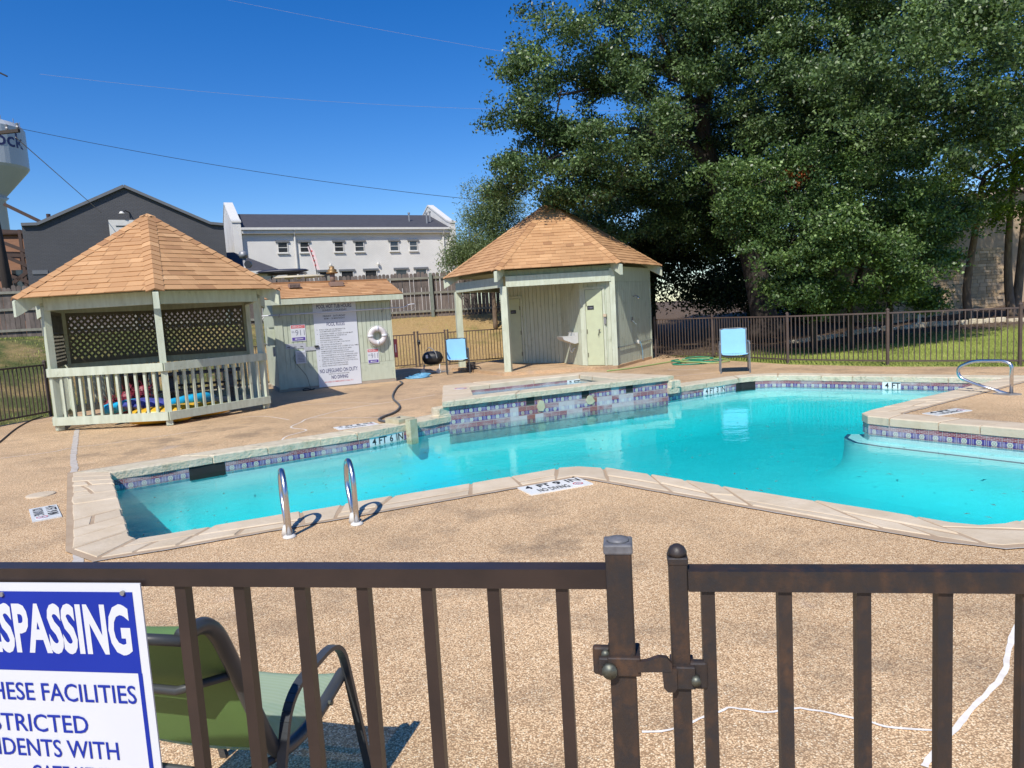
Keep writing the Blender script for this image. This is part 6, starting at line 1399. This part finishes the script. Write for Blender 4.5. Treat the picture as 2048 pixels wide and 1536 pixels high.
def tree(key, name, label, trunks, r, lm, bark, dens, per, spread, size, tone_c=.5, group=None):
    b = BL[key]; t = thing(name, label, 'tree', (*trunks[0][0][:2], 0), group); mb = MB()
    for tr_ in trunks:
        p = smooth_path([(tr_[0][0], tr_[0][1], hz(tr_[0][0], tr_[0][1]) - .1)] + [Vector(q) for q in tr_[1:]], 4); mb.tube(p, [r * (1 - .6 * i / len(p)) for i in range(len(p))], 8)
        limbs(mb, tr_[-1], b[:4], r * .35, .02, .12)
    mb.build('trunk', M[bark], t, True); leaf_mesh('crown', twigs_of(b, dens, .4), per, spread, size, M[lm], t, tone_c); return t
tree('right', 'elm_tree', 'lime green tree with pale slender trunks before the limestone house', [[(15.05, 22.9), (14.9, 22.8, 1.5), (14.95, 22.5, 3.2), (14.8, 22, 4.6)], [(16.25, 22.6), (16.1, 22.6, 1.6), (15.9, 22.3, 3.4), (15.6, 21.6, 5.2)], [(16.55, 22.9), (16.7, 22.9, 2.0), (16.6, 22.6, 3.6), (16.4, 22, 5.4)]], .15, 'leaf_lime', 'bark_tan', 7, 26, (.18, .18, .12), (.10, .065))
bgp = 'shaded trees behind the oak'
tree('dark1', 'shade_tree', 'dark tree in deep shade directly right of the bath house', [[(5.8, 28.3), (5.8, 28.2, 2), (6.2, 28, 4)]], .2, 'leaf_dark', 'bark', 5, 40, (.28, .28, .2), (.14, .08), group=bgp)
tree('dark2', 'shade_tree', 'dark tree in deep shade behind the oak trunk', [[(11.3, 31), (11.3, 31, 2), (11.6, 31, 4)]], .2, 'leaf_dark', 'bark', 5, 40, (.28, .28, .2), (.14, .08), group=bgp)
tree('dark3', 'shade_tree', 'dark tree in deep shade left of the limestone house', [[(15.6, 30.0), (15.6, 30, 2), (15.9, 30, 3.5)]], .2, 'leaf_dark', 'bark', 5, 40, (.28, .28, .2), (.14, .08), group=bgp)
tree('willow', 'willow_tree', 'feathery grey green tree behind the left side of the bath house roof', [[(-.5, 27.2), (-.5, 27.1, 2.6), (-.4, 27, 4.4)]], .10, 'leaf_willow', 'bark_tan', 13, 40, (.18, .18, .22), (.12, .028), .55)
tree('far', 'distant_tree', 'distant green tree at the right corner of the white building', [[(-3.4, 62.2), (-3.4, 62, 3), (-3.4, 62, 5)]], .2, 'leaf_front', 'bark', 5, 34, (.3, .3, .25), (.22, .13), .6)
t = thing('shrub', 'small leafy shrub against the wooden fence by the bath house', 'shrub', (.6, 28.2, 1.3)); leaf_mesh('foliage', twigs_of([(.35, 27.9, 1.9, .45), (.7, 28.1, 1.5, .4), (.1, 28.2, 2.3, .35)], 16, .3), 26, (.12, .12, .1), (.11, .05), M['leaf_front'], t, .55); mb = MB(); limbs(mb, (.5, 28.1, 1.2), [(.35, 27.9, 1.9, .3), (.7, 28.1, 1.6, .3), (.1, 28.3, 2.4, .3)], .02, .008, .05); mb.build('stems', M['bark'], t)
# leaf litter under the oak
mb = MB()
for k in range(1600):
    x, y = R.uniform(4, 16), R.uniform(19.5, 27); z = hz(x, y) + .02; a = R.uniform(0, 6.28); l_ = R.uniform(.03, .08); mb.add([(x + l_ * math.cos(a), y + l_ * math.sin(a), z), (x - l_ * .5 * math.sin(a), y + l_ * .5 * math.cos(a), z + .02), (x - l_ * math.cos(a), y - l_ * math.sin(a), z), (x + l_ * .5 * math.sin(a), y - l_ * .5 * math.cos(a), z + .01)], [(0, 1, 2, 3)])
tag(mb.build('leaf_litter', M['litter']), kind='stuff')

# ------------------------------------------------------------------ chairs
def sling_chair(name, label, loc, rz, fm, sm, up=False, group=None):
    """sling patio chair; local +y is the way it faces"""
    t = thing(name, label, 'chair', loc, group, local=True, rz=rz); w_ = .27
    if up: prof = [(-.235, .93), (-.20, .62), (-.165, .40), (-.12, .385), (.0, .38), (.20, .415), (.245, .40)]
    else: prof = [(-.44, .885), (-.375, .882), (-.325, .84), (-.275, .73), (-.20, .54), (-.14, .41), (-.08, .375), (.05, .37), (.20, .405), (.255, .42), (.28, .40)]
    for s_ in (-1, 1):
        MB().tube(smooth_path([(s_ * w_, y, z) for y, z in prof], 4), .016 if up else .021, 10).build('side_rail', fm, t, True)
        if up: lp = arc_pts([(s_ * .295, .23, 0), (s_ * .295, .23, .66), (s_ * .295, -.15, .665), (s_ * .295, -.23, .0)], .07, 6)
        else: lp = arc_pts([(s_ * .30, .335, 0), (s_ * .30, .205, .575), (s_ * .30, -.10, .55), (s_ * .30, -.27, .0)], .10, 7)
        mb = MB(); pts = lp
        for a, b in zip(pts, pts[1:]): mb.beam(a, b, .028, .014 if not up else .024, (0, 1, .3) if abs((b - a).normalized().z) > .6 else (0, 0, 1))
        mb.build('arm_loop', fm, t)
        MB().cyl((s_ * .285, .13, .39), .008, .03, 8, 'x').build('bolt', M['bolt'], t)
    top = prof[0]; MB().tube([(-w_, top[0], top[1] - .01), (-w_ * .5, top[0] - .025, top[1] + .0), (w_ * .5, top[0] - .025, top[1] + .0), (w_, top[0], top[1] - .01)], .014, 8).build('top_rail', fm, t, True)
    MB().tube([(-w_, -.14, .38), (-.15, -.15, .315), (.15, -.15, .315), (w_, -.14, .38)], .012, 8).build('seat_brace', fm, t, True); MB().tube([(-w_, .16, .385), (-.15, .16, .335), (.15, .16, .335), (w_, .16, .385)], .012, 8).build('seat_brace', fm, t, True)
    if not up: MB().tube([(-w_, -.265, .70), (-.12, -.31, .665), (.12, -.31, .665), (w_, -.265, .70)], .012, 8).build('back_brace', fm, t, True)
    def sheet(pr, sag):
        pr = smooth_path([(0, y, z) for y, z in pr], 4); mb = MB(); n = 9; vv = []
        for p in pr:
            for j in range(n): u = -1 + 2 * j / (n - 1); vv.append((u * (w_ - .008), p.y - sag * .4 * (1 - u * u), p.z - sag * (1 - u * u)))
        mb.add(vv, [(i * n + j, i * n + j + 1, (i + 1) * n + j + 1, (i + 1) * n + j) for i in range(len(pr) - 1) for j in range(n - 1)]); return mb
    kb = 3 if up else 6
    sheet(prof[:kb], .012).build('back_sling', sm if up else M['sling_lime'], t, True); sheet(prof[kb - 1:], .018).build('seat_sling', sm, t, True)
    return t
sling_chair('patio_chair', 'dark framed lounge chair with green sling seen from behind the near fence', (-.955, 2.07, 0), rad(-15), M['chair_dark'], M['sling_green'])
gp = 'light blue sling chairs on the far deck'
sling_chair('patio_chair', 'light blue sling chair in front of the right iron fence', (4.80, 14.98, 0), rad(180 - 14), M['chair_grey'], M['sling_blue'], True, gp)
sling_chair('patio_chair', 'light blue sling chair beside the bath house post and black barrel device', (-1.42, 18.72, 0), rad(180 + 8), M['chair_dark'], M['sling_blue'], True, gp)
t = thing('barrel_grill', 'small black barrel grill on a low wheeled stand beside the left blue chair', 'grill', (-2.1, 19.2, 0)); c = Vector((-2.15, 19.35, .42)); mb = pillow_mesh(.29, .19, .19, .1, c, 14); mb.build('drum', M['plastic_black'], t, True)
for x in (-2.38, -1.95): MB().tube([(x, 19.25, .25), (x - .03, 19.15, .02)], .018, 6).build('leg', M['grey_metal'], t); MB().cyl((x - .03, 19.12, .07), .07, .03, 12, 'y').build('wheel', M['rope'], t)
MB().tube(smooth_path([(-2.3, 19.2, .62), (-2.2, 19.15, .72), (-2.05, 19.12, .60), (-2.0, 19.1, .42)], 5), .014, 6).build('handle', M['grey_metal'], t); MB().box((-2.28, 19.12, .48), (.06, .02, .09)).build('badge', M['sign_white'], t); MB().beam((-2.45, 19.15, .06), (-1.7, 19.15, .05), .03, .03).build('axle', M['grey_metal'], t)
t = thing('small_crate', 'dark slatted crate on the deck right of the left blue chair', 'crate', (-.95, 18.9, 0))
for z in (.05, .14, .23): MB().box((-1.08, 18.95, z), (.24, .22, .07)).build('slat', M['bin'], t)
MB().tube(smooth_path([(-.95, 18.85, .16), (-.85, 18.8, .14), (-.80, 18.78, .06), (-.82, 18.78, .01)], 4), .012, 6).build('strap', M['plastic_black'], t)
solo(MB().tube(smooth_path([(-9.6, 14.2, .012), (-9.4, 13.51, .012), (-8.9, 12.4, .012), (-8.12, 10.94, .012), (-7.6, 9.9, .012)], 6), .012, 6), 'deck_cable', M['wire'], 'black cable lying across the deck left of the gazebo', 'cable', (-8.9, 12.4, 0))

# ------------------------------------------------------------------ near fence, gate and sign
fa, fd = V2((-.93, 1.217)), V2((1.63, -.268)).normalized(); fn = Vector((fd.y, -fd.x)); frz = math.atan2(fd.y, fd.x); F = lambda u, o, z: (fa.x + fd.x * u + fn.x * o, fa.y + fd.y * u + fn.y * o, z)
t = thing('near_fence', 'dark bronze iron fence in the foreground left of the gate', 'fence', F(1.09, 0, 0)); nf = t
MB().beam(F(-1.2, 0, 1.185), F(1.072, 0, 1.185), .032, .031).build('rail', M['iron'], t); MB().beam(F(-1.2, 0, .10), F(1.072, 0, .10), .032, .031).build('rail', M['iron'], t)
pk = MB().box((0, 0, 0), (.0195, .0195, 1.07)).mesh('picket'); pk.materials.append(M['iron'])
for j in range(-10, 8):
    u = .352 + .1085 * j - (.004 * j if j > 0 else 0) * .0
    if u < 1.03: put('picket', pk, t, F(u, 0, .635), frz)
def bevel_box(c, d, rz, bev, seg=2):
    bm = bmesh.new(); bmesh.ops.create_cube(bm, size=1); bmesh.ops.scale(bm, vec=d, verts=bm.verts); bmesh.ops.bevel(bm, geom=bm.edges[:], offset=bev, segments=seg, affect='EDGES', profile=.5); bmesh.ops.rotate(bm, matrix=Matrix.Rotation(rz, 3, 'Z'), verts=bm.verts); bmesh.ops.translate(bm, vec=Vector(c), verts=bm.verts)
    bm.verts.index_update(); mb = MB(); mb.add([tuple(v.co) for v in bm.verts], [tuple(v.index for v in f.verts) for f in bm.faces]); bm.free(); return mb
bevel_box(F(1.092, 0, .61), (.040, .040, 1.235), frz, .003).build('post', M['iron_rust'], t)
bevel_box(F(1.092, 0, 1.233), (.044, .044, .016), frz, .003).build('post_cap', M['cap_grey'], t); mb = MB(); mb.lathe([(.018, 0), (.016, .004), (.008, .0065), (.0001, .007)], F(1.092, 0, 1.2405), 12); mb.build('cap_dome', M['cap_grey'], t, True)
g = thing('near_gate', 'rusty iron gate in the foreground right of the latch', 'gate', F(1.18, 0, 0))
bevel_box(F(1.180, 0, .605), (.0275, .0275, 1.21), frz, .002).build('post', M['iron_rust'], g); bevel_box(F(1.180, 0, 1.212), (.030, .030, .012), frz, .002).build('post_collar', M['iron_rust'], g); MB().lathe([(.0001, 0), (.0145, 0), (.0145, .006), (.011, .013), (.006, .0165), (.0001, .0175)], F(1.180, 0, 1.2175), 16).build('post_cap', M['iron_rust'], g, True)
MB().beam(F(1.194, 0, 1.182), F(2.4, 0, 1.182), .032, .031).build('rail', M['iron_rust'], g); MB().beam(F(1.194, 0, .10), F(2.4, 0, .10), .032, .031).build('rail', M['iron_rust'], g)
pk2 = MB().box((0, 0, 0), (.0195, .0195, 1.065)).mesh('picket'); pk2.materials.append(M['iron_rust'])
for u in (1.223, 1.333, 1.442, 1.551, 1.660, 1.769, 1.878, 1.987, 2.096, 2.205, 2.314): put('picket', pk2, g, F(u, 0, .634), frz)
lt = node('latch', nf)
bevel_box(F(1.094, 0, 1.050), (.050, .052, .030), frz, .002).build('strap', M['iron_rust'], lt); bevel_box(F(1.060, .004, 1.051), (.028, .012, .046), frz, .004).build('lug', M['iron_rust'], lt); bevel_box(F(1.070, .018, 1.048), (.030, .010, .030), frz, .003).build('lug', M['iron_rust'], lt)
MB().cyl(F(1.072, .030, 1.046), .0115, .010, 14, (fn.x, fn.y, 0)).build('bolt', M['bolt'], lt, True); MB().cyl(F(1.066, .013, 1.064), .0065, .008, 12, (fn.x, fn.y, 0)).build('bolt', M['bolt'], lt, True)
MB().slab([F(1.114, .02, 1.060), F(1.114, .02, 1.044), F(1.165, .02, 1.046), F(1.166, .02, 1.058), F(1.158, .02, 1.068), F(1.146, .02, 1.069), F(1.128, .02, 1.062)], Vector(F(0, .009, 0)) - Vector(F(0, 0, 0))).build('latch_bar', M['iron_rust'], lt)
lt = node('latch', g)
bevel_box(F(1.182, .0, 1.032), (.036, .042, .036), frz, .002).build('strap', M['iron_rust'], lt); bevel_box(F(1.203, .006, 1.032), (.032, .014, .044), frz, .004).build('lug', M['iron_rust'], lt); MB().cyl(F(1.200, .022, 1.030), .007, .012, 12, (fn.x, fn.y, 0)).build('bolt', M['bolt'], lt, True)
MB().slab([F(1.150, .018, 1.050), F(1.172, .018, 1.050), F(1.172, .018, 1.020), F(1.168, .018, 1.013), F(1.158, .018, 1.013), F(1.152, .018, 1.020)], Vector(F(0, .010, 0)) - Vector(F(0, 0, 0))).build('catch', M['iron_rust'], lt)
# no trespassing sign wired to the fence
t = thing('no_trespassing_sign', 'white and blue no trespassing sign fixed to the near fence at left', 'sign', F(.0, .026, .6)); so = .022; tk = Vector((fn.x, fn.y, 0)) * .003
MB().slab([F(-.25, so, .57), F(.290, so, .57), F(.290, so, 1.178), F(-.25, so, 1.178)], tk).build('panel', M['sign_white'], t)
q = lambda a, b, c, d, m, n, o=so + .0034: MB().slab([F(a, o, b), F(c, o, b), F(c, o, d), F(a, o, d)], tk * .1).build(n, m, t)
q(-.235, 1.018, .274, 1.163, M['sign_blue'], 'blue_panel'); q(.267, .585, .275, 1.0178, M['sign_blue'], 'border'); q(-.235, .585, .267, .593, M['sign_blue'], 'border')
fu = (fd.x, fd.y, 0); mb = MB(); write(mb, 'NO TRESPASSING', F(.2625, so + .0042, 1.050), fu, (0, 0, 1), .470, .092, .036, 'R'); mb.build('lettering', M['sign_white'], t)
for s_, u, z, w_ in (('USE OF THESE FACILITIES', .2585, .962, .455), ('IS RESTRICTED', .157, .903, .285), ('TO RESIDENTS WITH', .211, .856, .375), ('GATE KEYS', .186, .806, .155)): 
    mb = MB(); write(mb, s_, F(u, so + .0042, z), fu, (0, 0, 1), w_, .0335, .006, 'R'); mb.build('lettering', M['sign_blue'], t)
for u, z in ((.257, 1.162), (.257, .60), (.02, 1.158)): MB().cyl(F(u, so + .005, z), .0042, .004, 12, (fn.x, fn.y, 0)).build('screw', M['grey_metal'], t)
